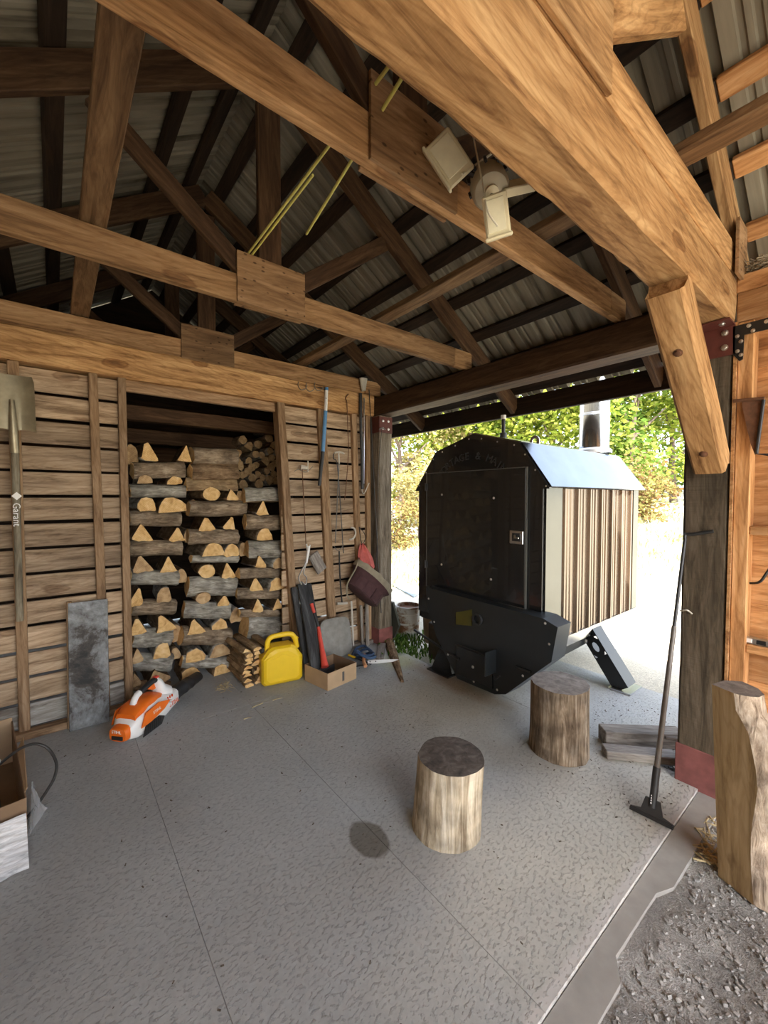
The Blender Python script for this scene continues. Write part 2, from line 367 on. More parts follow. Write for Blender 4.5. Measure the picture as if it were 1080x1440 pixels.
G_YARD = ground_mat('pale dry yard ground', (.44, .42, .33), (.55, .52, .43), (.62, .59, .50), .6)
G_GRAVEL = ground_mat('grey gravel', (.24, .235, .225), (.38, .37, .35), (.50, .49, .465), 5, 1.0, 130)
yard = obj('yard_ground', grid('yard_ground', -40, 60, -45, 45, 150, 130, lambda x, y: hill(x, y) - (.12 if (-5 < x < 1.3 and -3.2 < y < 2.6) else 0), G_YARD)); tag(yard, 'pale sunlit yard ground rising to the trees', 'ground', kind='structure')
gr = obj('gravel_ground', grid('gravel_ground', -4.4, -.0, -4.6, -2.82, 150, 70, lambda x, y: -.03 + .012 * noise.noise(V((x * 6, y * 6, 0))) + .008 * noise.noise(V((x * 22, y * 22, 1))), G_GRAVEL)); tag(gr, 'packed grey gravel beside the slab edge', 'ground', kind='structure')
gr2 = obj('gravel_ground', grid('gravel_ground', .0, 1.9, -4.6, -2.40, 60, 60, lambda x, y: -.035 + .012 * noise.noise(V((x * 6, y * 6, 0))) + .01 * noise.noise(V((x * 22, y * 22, 1))), G_GRAVEL)); tag(gr2, 'dark gravel outside behind the post', 'ground', kind='structure')
def stones(name, spots, mat, rnd):
    mb = MB()
    for x, y, z, s in spots:
        vs, fs = cbox((s * rnd.uniform(.7, 1.4), s * rnd.uniform(.6, 1.1), s * rnd.uniform(.4, .8)))
        M = Matrix.Translation((x, y, z)) @ Matrix.Rotation(rnd.uniform(0, 6.3), 4, 'Z') @ Matrix.Rotation(rnd.uniform(-.6, .6), 4, 'X')
        mb.add([V(v) * rnd.uniform(.75, 1.1) for v in vs], fs, M)
    return mb
PEB = plain('gravel stone', (.30, .29, .275), .85, 0, .45, 60)
R1 = random.Random(3); sp = []
while len(sp) < 5200:
    x = -R1.random() ** .8 * 2.6; y = -2.88 - R1.random() * 1.05
    sp.append((x, y, -.026 + .012 * noise.noise(V((x * 6, y * 6, 0))), R1.uniform(.004, .013)))
for _ in range(1200): sp.append((R1.uniform(.05, 1.5), R1.uniform(-2.9, -2.42), -.028, R1.uniform(.006, .018)))
o = stones('gravel_stones', sp, PEB, R1).build('gravel_stones', PEB, None, world=True); tag(o, 'loose grey gravel stones scattered along the slab edge', 'gravel', kind='stuff')

# ------------------------------------------------------------------ posts, headers
W_POSTG = wood('grey brown weathered post wood', (.085, .068, .048), (.19, .16, .12), (.31, .27, .215), 1.1, knots=.3, saw=.6, bump=.6)
def post(name, label, x0, x1, y0, y1, z1, mat, base_h, seed):
    t = thing(name, label, 'post', ((x0 + x1) / 2, (y0 + y1) / 2, 0)); t['kind'] = 'structure'
    abox('shaft', x0, x1, y0, y1, base_h, z1, mat, t, rough=.004, seed=seed)
    mb = MB(); e = .006; mb.box((x0 - e, y0 - e, -.03), (x1 + e, y1 + e, base_h), .004); mb.build('painted_base', REDPAINT, t, world=True)
    return t
corner = post('corner_post', 'grey weathered corner post with red painted base beside the furnace opening', .0, .17, -.10, .07, 2.33, W_POSTG, .16, 4)
rpost = post('timber_post', 'dark rough sawn timber post with red painted base under the knee brace', .0, .19, -2.86, -2.672, 2.34, W_POST, .20, 9)
def bolt(p, nrm, r, parent, name='bolt', mat=None):
    mb = MB(); mb.lathe([(r * 1.5, 0), (r * 1.5, r * .25), (r, r * .3), (r, r * .9), (r * .6, r * 1.1)], 10)
    return mb.build(name, mat or BOLT, parent, frame(p, V(nrm).orthogonal(), nrm), smooth=True)
# steel angles at the post tops
br = thing('steel_bracket', 'dark red steel angle bracket bolted at the top of the right post', 'bracket', (0, -2.76, 2.3))
mb = MB(); mb.box((-.010, -2.868, 2.19), (-.002, -2.68, 2.335)); mb.box((-.12, -2.868, 2.328), (-.01, -2.68, 2.335)); mb.build('angle_plate', REDSTEEL, br, world=True)
for (y, z) in ((-2.83, 2.30), (-2.83, 2.23), (-2.72, 2.30), (-2.72, 2.23)): bolt((-.010, y, z), (-1, 0, 0), .010, br)
for y in (-2.83, -2.72): bolt((-.07, y, 2.328), (0, 0, -1), .010, br)
br = thing('steel_bracket', 'brown steel plate with four bolts at the top of the corner post', 'bracket', (0, -.1, 2.2))
mb = MB(); mb.box((-.010, -.112, 2.16), (.16, -.104, 2.32)); mb.box((-.012, -.112, 2.16), (-.004, .0, 2.32)); mb.build('plate', REDSTEEL, br, world=True)
for (x, z) in ((.04, 2.28), (.11, 2.28), (.04, 2.20), (.11, 2.20)): bolt((x, -.112, z), (0, -1, 0), .009, br)
hdr = abox('header_beam', .0, .19, -2.672, 2.3, 2.335, 2.52, W_TRUSS, rough=.004, seed=2); tag(hdr, 'dark timber header beam over the furnace opening', 'beam', kind='structure')
hdr2 = thing('plate_beam', 'orange timber plate beam above the right wall', 'beam', (0.1, -3, 2.34)); hdr2['kind'] = 'structure'
abox('lower_plank', .0, .10, -6.2, -2.87, 2.34, 2.475, W_ORANGE, hdr2); abox('upper_plank', .005, .10, -6.2, -2.865, 2.478, 2.56, W_ORANGE, hdr2)

# big front beam with knee brace
bb = abox('gable_beam', -4.6, .012, -2.865, -2.722, 2.34, 2.555, W_BEAM, rough=.006, seed=5)
for v in bb.data.vertices:                                       # waney inner edge of the log
    X_ = v.co.x + (-4.6 + .012) / 2
    if v.co.y > .02: v.co.y += (.012 * noise.noise(V((X_ * 3.1, 4, 2))) + .006 * noise.noise(V((X_ * 11, 4, 2)))) * (1 if v.co.z < 0 else .3)
tag(bb, 'large rough sawn bright timber beam crossing above the gravel edge', 'beam', kind='structure')
kb = thing('knee_brace', 'short diagonal rough sawn knee brace between big beam and right post', 'brace', (0, -2.78, 1.65)); kb['kind'] = 'structure'
a, b = V((-.70, -2.795, 2.33)), V((-.02, -2.795, 1.66)); L = 1.06
M = frame((a + b) / 2, b - a, (0, 1, 0)); vs, fs = rough_timber(L, .135, .128, .004, 8)
vs = [V(v) for v in vs]
for v in vs:
    # cut the ends: level under the beam, plumb against the post
    if v.x < -L / 2 + .01: v.x += .0 + (v.y + .0675) * .98
    if v.x > L / 2 - .01: v.x -= (.0675 - v.y) * .0 + (v.y + .0675) * .98
obj('brace_timber', mesh('brace_timber', vs, fs, W_BEAM), M, kb)
for s_ in (.30, .82):
    p = a + (b - a) * s_ - V((0, .0, 0)); q = M @ V((L * (s_ - .5), .068, 0))
    bolt(q, M.to_3x3() @ V((0, 1, 0)), .012, kb, 'bolt_hole', RUST)

# ------------------------------------------------------------------ trusses
SL = .64; APX = -1.61
def rz(x): return 2.68 + SL * (.05 - (x if x > APX else 2 * APX - x))       # underside of the rafters
def truss(y, label, zc=2.53, mat=None, inner=None, gus=True, ply=None, bright=False, tail=.74, webs=True):
    mat = mat or W_TRUSS; inner = inner or W_TRUSS; t = thing('roof_truss', label, 'truss', (APX, y, zc)); t['kind'] = 'structure'
    board('bottom_chord', (-3.36, y, zc + .07), (-.105, y, zc + .07), .14, .042, (0, 1, 0), mat, t)
    board('heel_block', (-.10, y, zc + .07), (.10, y, zc + .07), .138, .040, (0, 1, 0), mat, t)
    e = .083
    board('rafter', (tail, y, rz(tail) + e), (APX + .01, y, rz(APX) + e - .006), .14, .042, (0, 1, 0), inner, t)
    board('rafter', (2 * APX - tail, y, rz(tail) + e), (APX - .01, y, rz(APX) + e - .006), .14, .042, (0, 1, 0), inner, t)
    if webs:
        board('king_post', (APX, y, zc + .14), (APX, y, rz(APX) - .06), .13, .036, (0, 1, 0), inner, t)
        board('web_strut', (-1.70, y + .001, zc + .13), (-2.40, y + .001, rz(-2.40) - .02), .092, .034, (0, 1, 0), inner, t)
        board('web_strut', (-1.52, y + .001, zc + .13), (-.80, y + .001, rz(-.80) - .02), .092, .034, (0, 1, 0), inner, t)
    if gus:
        for s_ in (-1, 1):
            board('gusset_plate', (-1.80, y + s_ * .028, zc + .125), (-1.41, y + s_ * .028, zc + .125), .26, .013, (0, 1, 0), ply or W_PLY, t, .001)
    return t
W_TRUSSM = wood('mid brown truss lumber', (.15, .078, .032), (.33, .19, .088), (.46, .285, .145), .9, knots=.7)  # lighter tone of the same lumber, for the lit chords
truss(.022, 'roof truss standing on the plank wall beam', 2.548, W_TRUSSM)
truss(-1.17, 'roof truss with square gusset crossing over the middle of the slab', 2.53, W_TRUSSM)
truss(-2.32, 'roof truss beside the hanging lamp, next to the big beam', 2.53, W_TRUSSM, ply=W_PLY)
ft = truss(-2.845, 'bright front roof truss standing on the big beam', 2.556, W_BEAM, inner=W_BEAM, ply=W_BEAM)
board('heel_gusset', (-.10, -2.885, 2.66), (.05, -2.885, 2.66), .25, .014, (0, 1, 0), W_PLY, ft, .001)
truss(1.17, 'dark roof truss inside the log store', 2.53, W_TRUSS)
truss(-4.2, 'roof truss above and behind the viewer', 2.53, W_TRUSSM)
truss(-5.8, 'roof truss at the far end of the shed', 2.53, W_TRUSSM)
W_RUN = wood('runner lumber', (.10, .055, .026), (.20, .118, .058), (.30, .19, .10), 1.0)
for x, nm in ((-2.405, 'long flat runner board lying on the truss chords near the left slope'), (-.80, 'long runner board lying on the truss chords near the right slope')):
    r_ = abox('runner_board', x - .05, x + .05, -6.1, 2.1, 2.698, 2.735, W_RUN); tag(r_, nm, 'board', kind='structure')

# ------------------------------------------------------------------ roof: purlins and ribbed sheets
ceiling = thing('ceiling', 'ribbed metal roof on dark purlins', None, (APX, -2, 3.8)); ceiling['kind'] = 'structure'
def metal_roof():
    m, n, l, b = nodes('dull roof metal'); mp = coords(n, l, (.5, 6, 1)); t = ntex(n, l, mp, 2.4, 6, .6)
    r = ramp(n, [(.28, (.06, .05, .033)), (.42, (.175, .155, .115)), (.7, (.275, .25, .195))]); l.new(t.outputs[0], r.inputs[0])
    l.new(r.outputs[0], b.inputs['Base Color']); b.inputs['Roughness'].default_value = .75; b.inputs['Specular IOR Level'].default_value = .2; return m
ROOFM = metal_roof()
slope_len = math.hypot(1, SL)
def sheet(side, y0, y1):
    prof = []; y = y0; pitch = .24; k = 0
    while y < y1 - 1e-4:
        for (dy, h) in ((0, 0), (.055, 0), (.062, .012), (.078, .012), (.085, 0), (.105, 0), (.112, .012), (.128, .012), (.135, 0), (.185, 0), (.195, .034), (.225, .034), (.24, 0)):
            prof.append((min(y + dy, y1), h))
        y += pitch
    vs = []; fs = []; n = len(prof)
    for xx in (.80, APX):
        for (yy, h) in prof:
            z = rz(xx) + .166 + .05 + h; x = xx if side > 0 else 2 * APX - xx
            vs.append(V((x, yy, z)))
    fs = [(i, i + 1, n + i + 1, n + i) for i in range(n - 1)]
    mb = MB(); mb.add(vs, fs)
    c = sum(vs, V()) / len(vs); M = frame(c, V((1, 0, -SL * side)), V((SL * side, 0, 1)))
    Mi = M.inverted(); me = mesh('roof_sheet', [Mi @ v for v in vs], fs, ROOFM)
    return obj('roof_sheet', me, M, ceiling)
yy = -6.2
while yy < 2.3:
    for s_ in (1, -1): sheet(s_, yy, yy + .96)
    yy += .96
for side in (1, -1):
    for k in range(9):
        x = .66 - .277 * k if k else .62
        x = [.68, .41, .14, -.137, -.414, -.69, -.968, -1.245, -1.50][k]; z = rz(x) + .166 + .024
        xx = x if side > 0 else 2 * APX - x
        board('purlin', (xx, 2.45, z), (xx, -2.87, z), .088, .036, (SL * side, 0, 1), W_DARK, ceiling)  # deep run: same wood as the front, coloured dark to stand for shade
        board('purlin', (xx, -2.872, z), (xx, -6.2, z), .088, .036, (SL * side, 0, 1), W_ORANGE, ceiling)  # front run: coloured orange to stand for light from the open end
mb = MB(); 
fx = .755
fa = abox('fascia_board', fx - .02, fx + .02, -6.2, 2.4, 2.25, 2.41, W_DARK); tag(fa, 'dark fascia board along the eave over the furnace', 'fascia', kind='structure')
fx2 = 2 * APX - fx
fa = abox('fascia_board', fx2 - .02, fx2 + .02, -6.2, 2.4, 2.25, 2.41, W_DARK); tag(fa, 'fascia board along the far left eave', 'fascia', kind='structure')

# ------------------------------------------------------------------ plank wall with log opening
wl_ = thing('wall_left', 'weathered wall of gapped horizontal planks with a log opening', None, (-2, 0, 0)); wl_['kind'] = 'structure'
wb = abox('wall_beam', -4.6, -.002, -.02, .165, 2.333, 2.548, W_BEAM, wl_, rough=.006, seed=3)
R2 = random.Random(11)
W_LAST = wood('whitewashed plank wood', (.16, .14, .12), (.36, .34, .30), (.56, .55, .52), 1.0, knots=.4)
for k in range(14):
    zt = 2.318 - .1635 * k; zb = max(.02, zt - .1430 + R2.uniform(-.003, .003))
    for (xa, xb_) in ((-4.6, -2.20), (-.99, -.02)):
        m_ = W_LAST if (k == 13 and xa < -3) else W_WALL
        tl = R2.uniform(-.003, .003)
        board('plank', (xa, .053 + R2.uniform(-.003, .003), (zt + zb) / 2 - tl), (xb_, .053 + R2.uniform(-.003, .003), (zt + zb) / 2 + tl), zt - zb, .024, (0, 1, 0), m_, wl_)
def stud(pxt, pxb, ytop, ybot, w_, d0=0.0, d1=.04, mat=None, zb=.03, zt=2.333):
    a = WY(pxb, ybot, d0); b = WY(pxt, ytop, d0); s = (b.x - a.x) / (b.z - a.z)
    xb_, xt = a.x + s * (zb - a.z), a.x + s * (zt - a.z)
    return board('stud', (xb_, (d0 + d1) / 2, zb), (xt, (d0 + d1) / 2, zt), w_, d1 - d0, (0, 1, 0), mat or W_STUD, wl_)
stud(18, 34.5, 520, 1020, .055); stud(130.5, 143, 530, 840, .052); stud(171.5, 182.5, 540, 985, .048)
stud(396, 414, 580, 860, .070, -.005, .10); stud(454, 467, 600, 860, .085, .0, .04); stud(499, 508, 600, 860, .060, .0, .04)
stud(-90, -78, 520, 1020, .055)
stud(518, 520, 600, 880, .05, .0, .04)
abox('sill_plate', -4.6, -2.2, -.035, .04, 0, .045, W_STUD, wl_); abox('sill_plate', -.96, -.02, -.03, .04, 0, .04, W_GREY, wl_)
abox('lintel_board', -2.17, -1.0, .05, .09, 2.255, 2.335, W_STUD, wl_)
abox('jamb_inner', -2.20, -2.165, .04, .13, 0, 2.33, W_STUD, wl_)
# log store shell
ws = thing('wall_back', 'dark plank walls inside the log store', None, (-1.5, 2, 0)); ws['kind'] = 'structure'
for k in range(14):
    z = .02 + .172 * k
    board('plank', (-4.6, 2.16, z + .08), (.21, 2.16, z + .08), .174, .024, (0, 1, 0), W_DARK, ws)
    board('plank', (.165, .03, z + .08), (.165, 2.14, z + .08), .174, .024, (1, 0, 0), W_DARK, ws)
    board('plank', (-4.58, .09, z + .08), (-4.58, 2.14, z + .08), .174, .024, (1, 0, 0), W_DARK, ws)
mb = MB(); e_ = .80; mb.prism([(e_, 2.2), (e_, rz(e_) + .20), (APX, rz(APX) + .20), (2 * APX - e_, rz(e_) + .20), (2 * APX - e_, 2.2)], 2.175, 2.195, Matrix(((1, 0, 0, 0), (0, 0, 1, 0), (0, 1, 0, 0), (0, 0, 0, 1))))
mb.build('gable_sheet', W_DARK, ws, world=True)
abox('cross_beam', -4.5, .1, .55, .64, 2.14, 2.26, W_TRUSS, ws); abox('cross_beam', -4.5, .1, 1.1, 1.19, 2.02, 2.15, W_TRUSS, ws); abox('cross_beam', -4.5, .1, 1.75, 1.84, 1.9, 2.06, W_TRUSS, ws)

# ------------------------------------------------------------------ right wall
wr = thing('wall_right', 'orange board wall with studs and rails on the right', None, (.1, -3.4, 0)); wr['kind'] = 'structure'
for k in range(12):
    z0 = .02 + .192 * k; board('wall_board', (.125, -6.2, z0 + .095), (.125, -2.87, z0 + .095), .1925, .024, (1, 0, 0), W_ORANGE, wr)
for k in range(6):
    y = -2.905 - .62 * k; abox('stud', .012, .112, y - .03, y + .03, .0, 2.34, W_ORANGE, wr)
for y0, y1 in [(-2.935 - .62 * k, -3.465 - .62 * k) for k in range(5)]:
    abox('rail', .02, .112, y1, y0, 1.325, 1.365, W_ORANGE, wr); abox('rail', .02, .112, y1, y0, .755, .795, W_ORANGE, wr)
    abox('rail', .02, .112, y1, y0, 1.93, 1.97, W_ORANGE, wr)
mb = MB(); mb.box((-.004, -2.875, .0), (.012, -2.863, 2.34)); mb.build('corner_strip', W_ORANGE, wr, world=True)

# ------------------------------------------------------------------ closed far left side (out of frame)
wf = thing('wall_far_left', 'weathered plank wall along the far left eave', None, (-3.6, -2.5, 0)); wf['kind'] = 'structure'
for k in range(14):
    z = .02 + .168 * k; board('plank', (-3.5, -6.1, z + .08), (-3.5, .04, z + .08), .165, .024, (1, 0, 0), W_WALL, wf)
# ------------------------------------------------------------------ outdoor furnace
FUR = thing('outdoor_furnace', 'large black outdoor wood furnace with shiny ribbed sides and steel chimney', 'furnace', (.9, -1.21, 0))
MIRROR = plain('polished steel sheet', (.34, .35, .355), .14, 1.0, .06, 3)
ROOFSTEEL = plain('bluish galvanised roof sheet', (.20, .23, .27), .16, 1.0, .12, 4)
BRONZE = plain('bronze ribbed steel', (.20, .155, .115), .24, .75, .06, 3)
TRIMM = plain('grey corner trim', (.10, .10, .09), .2, 1.0, .06, 3)
GLOSSBLK = plain('glossy black steel', (.010, .011, .012), .22, 0, .1, 5, coat=.3)
CHARBLK = plain('charcoal steel', (.016, .019, .021), .38, 0, .15, 7)
def yz_prism(mb, poly, x0, x1):                                   # polygon in (y, z) pushed along x
    mb.prism(poly, x0, x1, Matrix(((0, 0, 1, 0), (1, 0, 0, 0), (0, 1, 0, 0), (0, 0, 0, 1))))
XF, XR, YL, YR, ZE = .115, 1.74, -.585, -1.832, 1.575
gam = [(YL + .045, ZE), (-.795, 1.905), (-1.215, 2.018), (-1.64, 1.905), (YR - .045, ZE)]
mb = MB(); yz_prism(mb, [(YL, .45), (YL, ZE - .01)] + [(YL + .045, ZE - .01)] + gam + [(YR - .045, ZE - .01), (YR, ZE - .01), (YR, .45)], XF - .025, XF); mb.build('front_panel', GLOSSBLK, FUR, world=True)
mb = MB(); yz_prism(mb, [(YL - .02, .46), (YL - .02, ZE)] + [(-.81, 1.87), (-1.215, 1.98), (-1.62, 1.87)] + [(YR + .02, ZE), (YR + .02, .46)], XF + .002, XR - .02); mb.build('body_core', DARKSTEEL, FUR, world=True)
for i in range(4):                                                # four roof facets
    (ya, za), (yb, zb) = gam[i], gam[i + 1]; nrm = V((0, -(zb - za), yb - ya)).normalized(); nrm = nrm if nrm.z > 0 else -nrm
    c = V(((XF + XR + .05) / 2, (ya + yb) / 2, (za + zb) / 2)); d = V((0, yb - ya, zb - za)); M = frame(c + nrm * .006, (1, 0, 0), nrm)
    vs, fs = cbox((XR + .05 - XF + .012, d.length, .010)); obj('roof_panel', mesh('roof_panel', vs, fs, ROOFSTEEL), M, FUR)
def side(y, sgn):
    mb = MB(); mb.box((XF, y - .012, .44), (.335, y + .004, ZE)) ; mb.build('corner_trim', TRIMM, FUR, world=True)
    mb = MB(); mb.box((XR - .10, y - .012, .40), (XR + .01, y + .004, ZE)); mb.build('corner_trim', TRIMM, FUR, world=True)
    mb = MB(); mb.box((XF, y - .016 * (1 if sgn < 0 else -1), .385), (XR + .01, y, .46)); mb.build('skirt_trim', MIRROR, FUR, world=True)
    prof = [(.335, 0)]; x = .345
    while x < XR - .13:
        for dx, h in ((0, .0), (.012, .020), (.034, .020), (.046, 0), (.075, 0), (.08, .006), (.092, .006), (.097, 0), (.125, 0), (.130, .006), (.142, .006), (.147, 0), (.20, 0)):
            if x + dx < XR - .10: prof.append((x + dx, h))
        x += .2005
    prof.append((XR - .10, 0)); vs = []; n = len(prof)
    for z in (.46, ZE - .005):
        for (px_, h) in prof: vs.append(V((px_, y + sgn * (h + .002), z)))
    mb = MB(); mb.add(vs, [(i, i + 1, n + i + 1, n + i) for i in range(n - 1)]); mb.build('ribbed_panel', BRONZE, FUR, world=True)
side(YR, -1); side(YL, 1)
mb = MB(); mb.box((XR - .015, YR, .44), (XR, YL, 1.57)); mb.build('rear_panel', CHARBLK, FUR, world=True)
mb = MB(); mb.box((XF, YR + .01, .38), (XR, YL - .01, .455)); mb.build('bottom_pan', CHARBLK, FUR, world=True)
# door
dr = MB(); dr.box((XF - .05, -1.715, .70), (XF - .026, -.712, 1.722), .006); door = dr.build('loading_door', GLOSSBLK, FUR, world=True)
EDGE = plain('door edge highlight steel', (.16, .16, .15), .4, .6)  # lighter grey for thin bars that paint the highlight round the door
for (y0, y1, z0, z1) in ((-1.719, -.708, 1.718, 1.724), (-1.719, -.708, .697, .703), (-.714, -.708, .70, 1.72), (-1.719, -1.713, .70, 1.72)):
    mb = MB(); mb.box((XF - .0515, y0, z0), (XF - .03, y1, z1)); mb.build('door_edge', EDGE, door, world=True)
mb = MB(); mb.box((XF - .06, -1.700, 1.165), (XF - .0495, -1.588, 1.262), .004); lat = mb.build('latch_plate', STEEL, FUR, world=True)
mb = MB(); mb.box((XF - .066, -1.685, 1.185), (XF - .0595, -1.612, 1.245), .003); mb.build('latch_cup', DARKSTEEL, lat, world=True)
mb = MB(); mb.box((XF - .078, -1.676, 1.203), (XF - .066, -1.630, 1.218), .003); mb.tube([(XF - .066, -1.645, 1.225), (XF - .078, -1.645, 1.225)], .010, 10); mb.build('latch_handle', MIRROR, lat, world=True)
for z in (1.60, .90):
    mb = MB(); mb.box((XF - .058, -.728, z - .03), (XF - .026, -.698, z + .03), .003); mb.tube([(XF - .058, -.706, z - .035), (XF - .058, -.706, z + .035)], .007, 8); mb.build('hinge', DARKSTEEL, FUR, world=True)
for (y, z) in ((-.90, 1.53), (-1.44, 1.50), (-.90, .92), (-1.42, .87)): bolt((XF - .05, y, z), (-1, 0, 0), .0065, FUR, 'rivet')
for i in range(4):
    (ya, za), (yb, zb) = gam[i], gam[i + 1]
    for t in (.2, .55, .9): bolt((XF - .025, ya + (yb - ya) * t, za + (zb - za) * t - .025), (-1, 0, 0), .0045, FUR, 'rivet')
# raised name in an arc
name_ = 'PORTAGE & MAIN'; A0, A1 = math.radians(146), math.radians(36)
LET = plain('black relief lettering', (.03, .03, .031), .3, 0, .05)
for i, chh in enumerate(name_):
    if chh == ' ': continue
    a = A0 + (A1 - A0) * i / (len(name_) - 1); yc, zc, rr = -1.19, 1.545, .37
    p = V((XF - .027, yc - rr * math.cos(a) * 1.05, zc + rr * math.sin(a) * .80)); tx = V((0, -math.sin(a) * 1.05, -math.cos(a) * .80))
    me = text_mesh(chh, .085, .004); me.materials.clear(); me.materials.append(LET); obj('letter', me, frame(p, tx, (-1, 0, 0)), FUR)
# lower ash hopper
XH = -.03
def z6(x, y): return (540 + x / 2.571, 540 + y / 2.571)
hp = [z6(*q) for q in ((152, 735), (155, 800), (190, 915), (265, 1065), (400, 1122), (440, 1122), (605, 1005), (628, 880), (575, 848))]
poly = [(XX(*q, XH).y, max(.025, XX(*q, XH).z)) for q in hp]
mb = MB(); yz_prism(mb, poly, XH, XF + .03); hop = mb.build('ash_hopper', CHARBLK, FUR, world=True)
for (a, b) in zip(poly, poly[1:]):
    c = V((XH - .004, (a[0] + b[0]) / 2, (a[1] + b[1]) / 2)); inn = V((0, -1.22, .45)) - c; inn.x = 0
    bolt(c + inn.normalized() * .035, (-1, 0, 0), .006, hop, 'rivet')
q = [XX(*p, XH) for p in ((643, 907), (693, 926), (694, 968), (643, 946))]
mb = MB(); yz_prism(mb, [(v.y, v.z) for v in q], XH - .016, XH - .001); ad = mb.build('ash_door', GLOSSBLK, FUR, world=True)
mb = MB(); mb.tube([q[0] + V((-.02, 0, .012)), q[1] + V((-.02, 0, .012))], .006, 8); mb.build('door_rod', BLACKPL, ad, world=True)
bolt(XX(665, 938, XH - .017), (-1, 0, 0), .008, ad, 'rivet')
f0, f1 = XX(697, 912, XH), XX(697, 945, XH)
mb = MB(); mb.box((XH - .13, f0.y - .008, f1.z), (XH - .001, f0.y, f0.z), .002); fin = mb.build('side_flap', CHARBLK, FUR, world=True)
mb = MB(); mb.tube(smooth_path([f1 + V((-.03, 0, .0)), f1 + V((-.05, -.03, -.03)), f1 + V((-.03, -.06, .0))], 4), .006, 6); mb.build('hook', BLACKPL, FUR, world=True)
mb = MB(); p = XX(736, 941, XH - .004); mb.box((XH - .010, p.y - .06, p.z - .008), (XH - .001, p.y + .06, p.z + .008)); mb.build('slot_bar', GLOSSBLK, FUR, world=True)
OLIVE = plain('olive yellow label', (.075, .065, .010), .5)
q = [XX(*p, XH) for p in ((642, 861), (664, 857), (664, 880), (642, 878))]; mb = MB(); yz_prism(mb, [(v.y, v.z) for v in q], XH - .008, XH - .001); mb.build('warning_label', OLIVE, FUR, world=True)
p = XX(672, 871, XH); mb = MB(); mb.lathe([(.032, 0), (.045, 0), (.045, .02), (.032, .02), (.032, 0)], 20, cap=False); mb.build('draft_port', DARKSTEEL, FUR, frame(p, (0, 1, 0), (-1, 0, 0)), smooth=True)
# legs
a = FL(608, 942); b = FL(636, 950); t = XX(622, 908, (a.x + b.x) / 2)
mb = MB(); mb.loft([[a + V((0, .02, 0)), b, b + V((.14, .0, 0)), a + V((.14, .02, 0))], [t + V((0, .02, 0)), t + V((0, -.03, 0)), t + V((.10, -.03, .0)), t + V((.10, .02, 0))], [t + V((.1, .02, .22)), t + V((.1, -.12, .22)), t + V((.2, -.12, .22)), t + V((.2, .02, .22))]])
leg = mb.build('leg', GLOSSBLK, FUR, world=True); mb = MB(); mb.box((a.x - .03, b.y - .02, 0), (a.x + .18, a.y + .04, .010)); mb.build('foot_plate', GLOSSBLK, leg, world=True)
def leg_side(s, x0=.84, x1=1.0):
    yb, yt = (-2.075, -1.80) if s < 0 else (-.34, -.62); mb = MB(); wdt = .075
    # open channel: web with an oval hole between two flanges
    import itertools
    bw = V((x0, yb, .012)); tw = V((x0, yt, .40)); ax = (tw - bw); n_ = ax.normalized(); sd_ = V((1, 0, 0)).cross(n_)
    Mloc = frame(bw, ax, (-1, 0, 0)); L = ax.length; w2 = .055
    ring = [(L * .72 + .040 * math.cos(k * math.pi / 6), .022 * math.sin(k * math.pi / 6)) for k in range(12)]
    outer = [(L * .72 + .06 * math.cos(k * math.pi / 6) * 1.25, (w2 if abs(math.sin(k * math.pi / 6)) > .4 else w2 * abs(math.sin(k * math.pi / 6)) / .4) * (1 if math.sin(k * math.pi / 6) >= 0 else -1)) for k in range(12)]
    outer = []
    for k in range(12):
        c_, s_ = math.cos(k * math.pi / 6), math.sin(k * math.pi / 6); m_ = max(abs(c_), abs(s_)); outer.append((L * .72 + .075 * c_ / m_, w2 * s_ / m_))
    vs = [(x, y, 0) for x, y in ring + outer]; fs = [(k, (k + 1) % 12, 12 + (k + 1) % 12, 12 + k) for k in range(12)]
    mb.add(vs, fs, Mloc); mb.add([(0, -w2, 0), (L * .72 - .075, -w2, 0), (L * .72 - .075, w2, 0), (0, w2, 0)], [(0, 1, 2, 3)], Mloc); mb.add([(L * .72 + .075, -w2, 0), (L, -w2, 0), (L, w2, 0), (L * .72 + .075, w2, 0)], [(0, 1, 2, 3)], Mloc)
    for e in (-w2, w2): mb.box((0, e - .004, -.15), (L, e + .004, .001), 0, Mloc)
    lg = mb.build('leg', CHARBLK, FUR, world=True)
    mb = MB(); mb.box((x0 - .03, yb - .075, 0), (x1 + .03, yb + .085, .012)); mb.build('foot_plate', STEEL, lg, world=True)
leg_side(-1); leg_side(1)
mb = MB(); mb.prism([(.20, .28), (.84, .30), (.92, .38), (.30, .40), (.18, .40)], 1.76, 1.80, Matrix(((1, 0, 0, 0), (0, 0, -1, 0), (0, 1, 0, 0), (0, 0, 0, 1)))); mb.build('cradle_plate', CHARBLK, FUR, world=True)
mb = MB(); mb.tube([XX(583, 886, .06), XX(645, 927, -.05)], .011, 8); mb.build('lever_rod', BLACKPL, FUR, world=True)
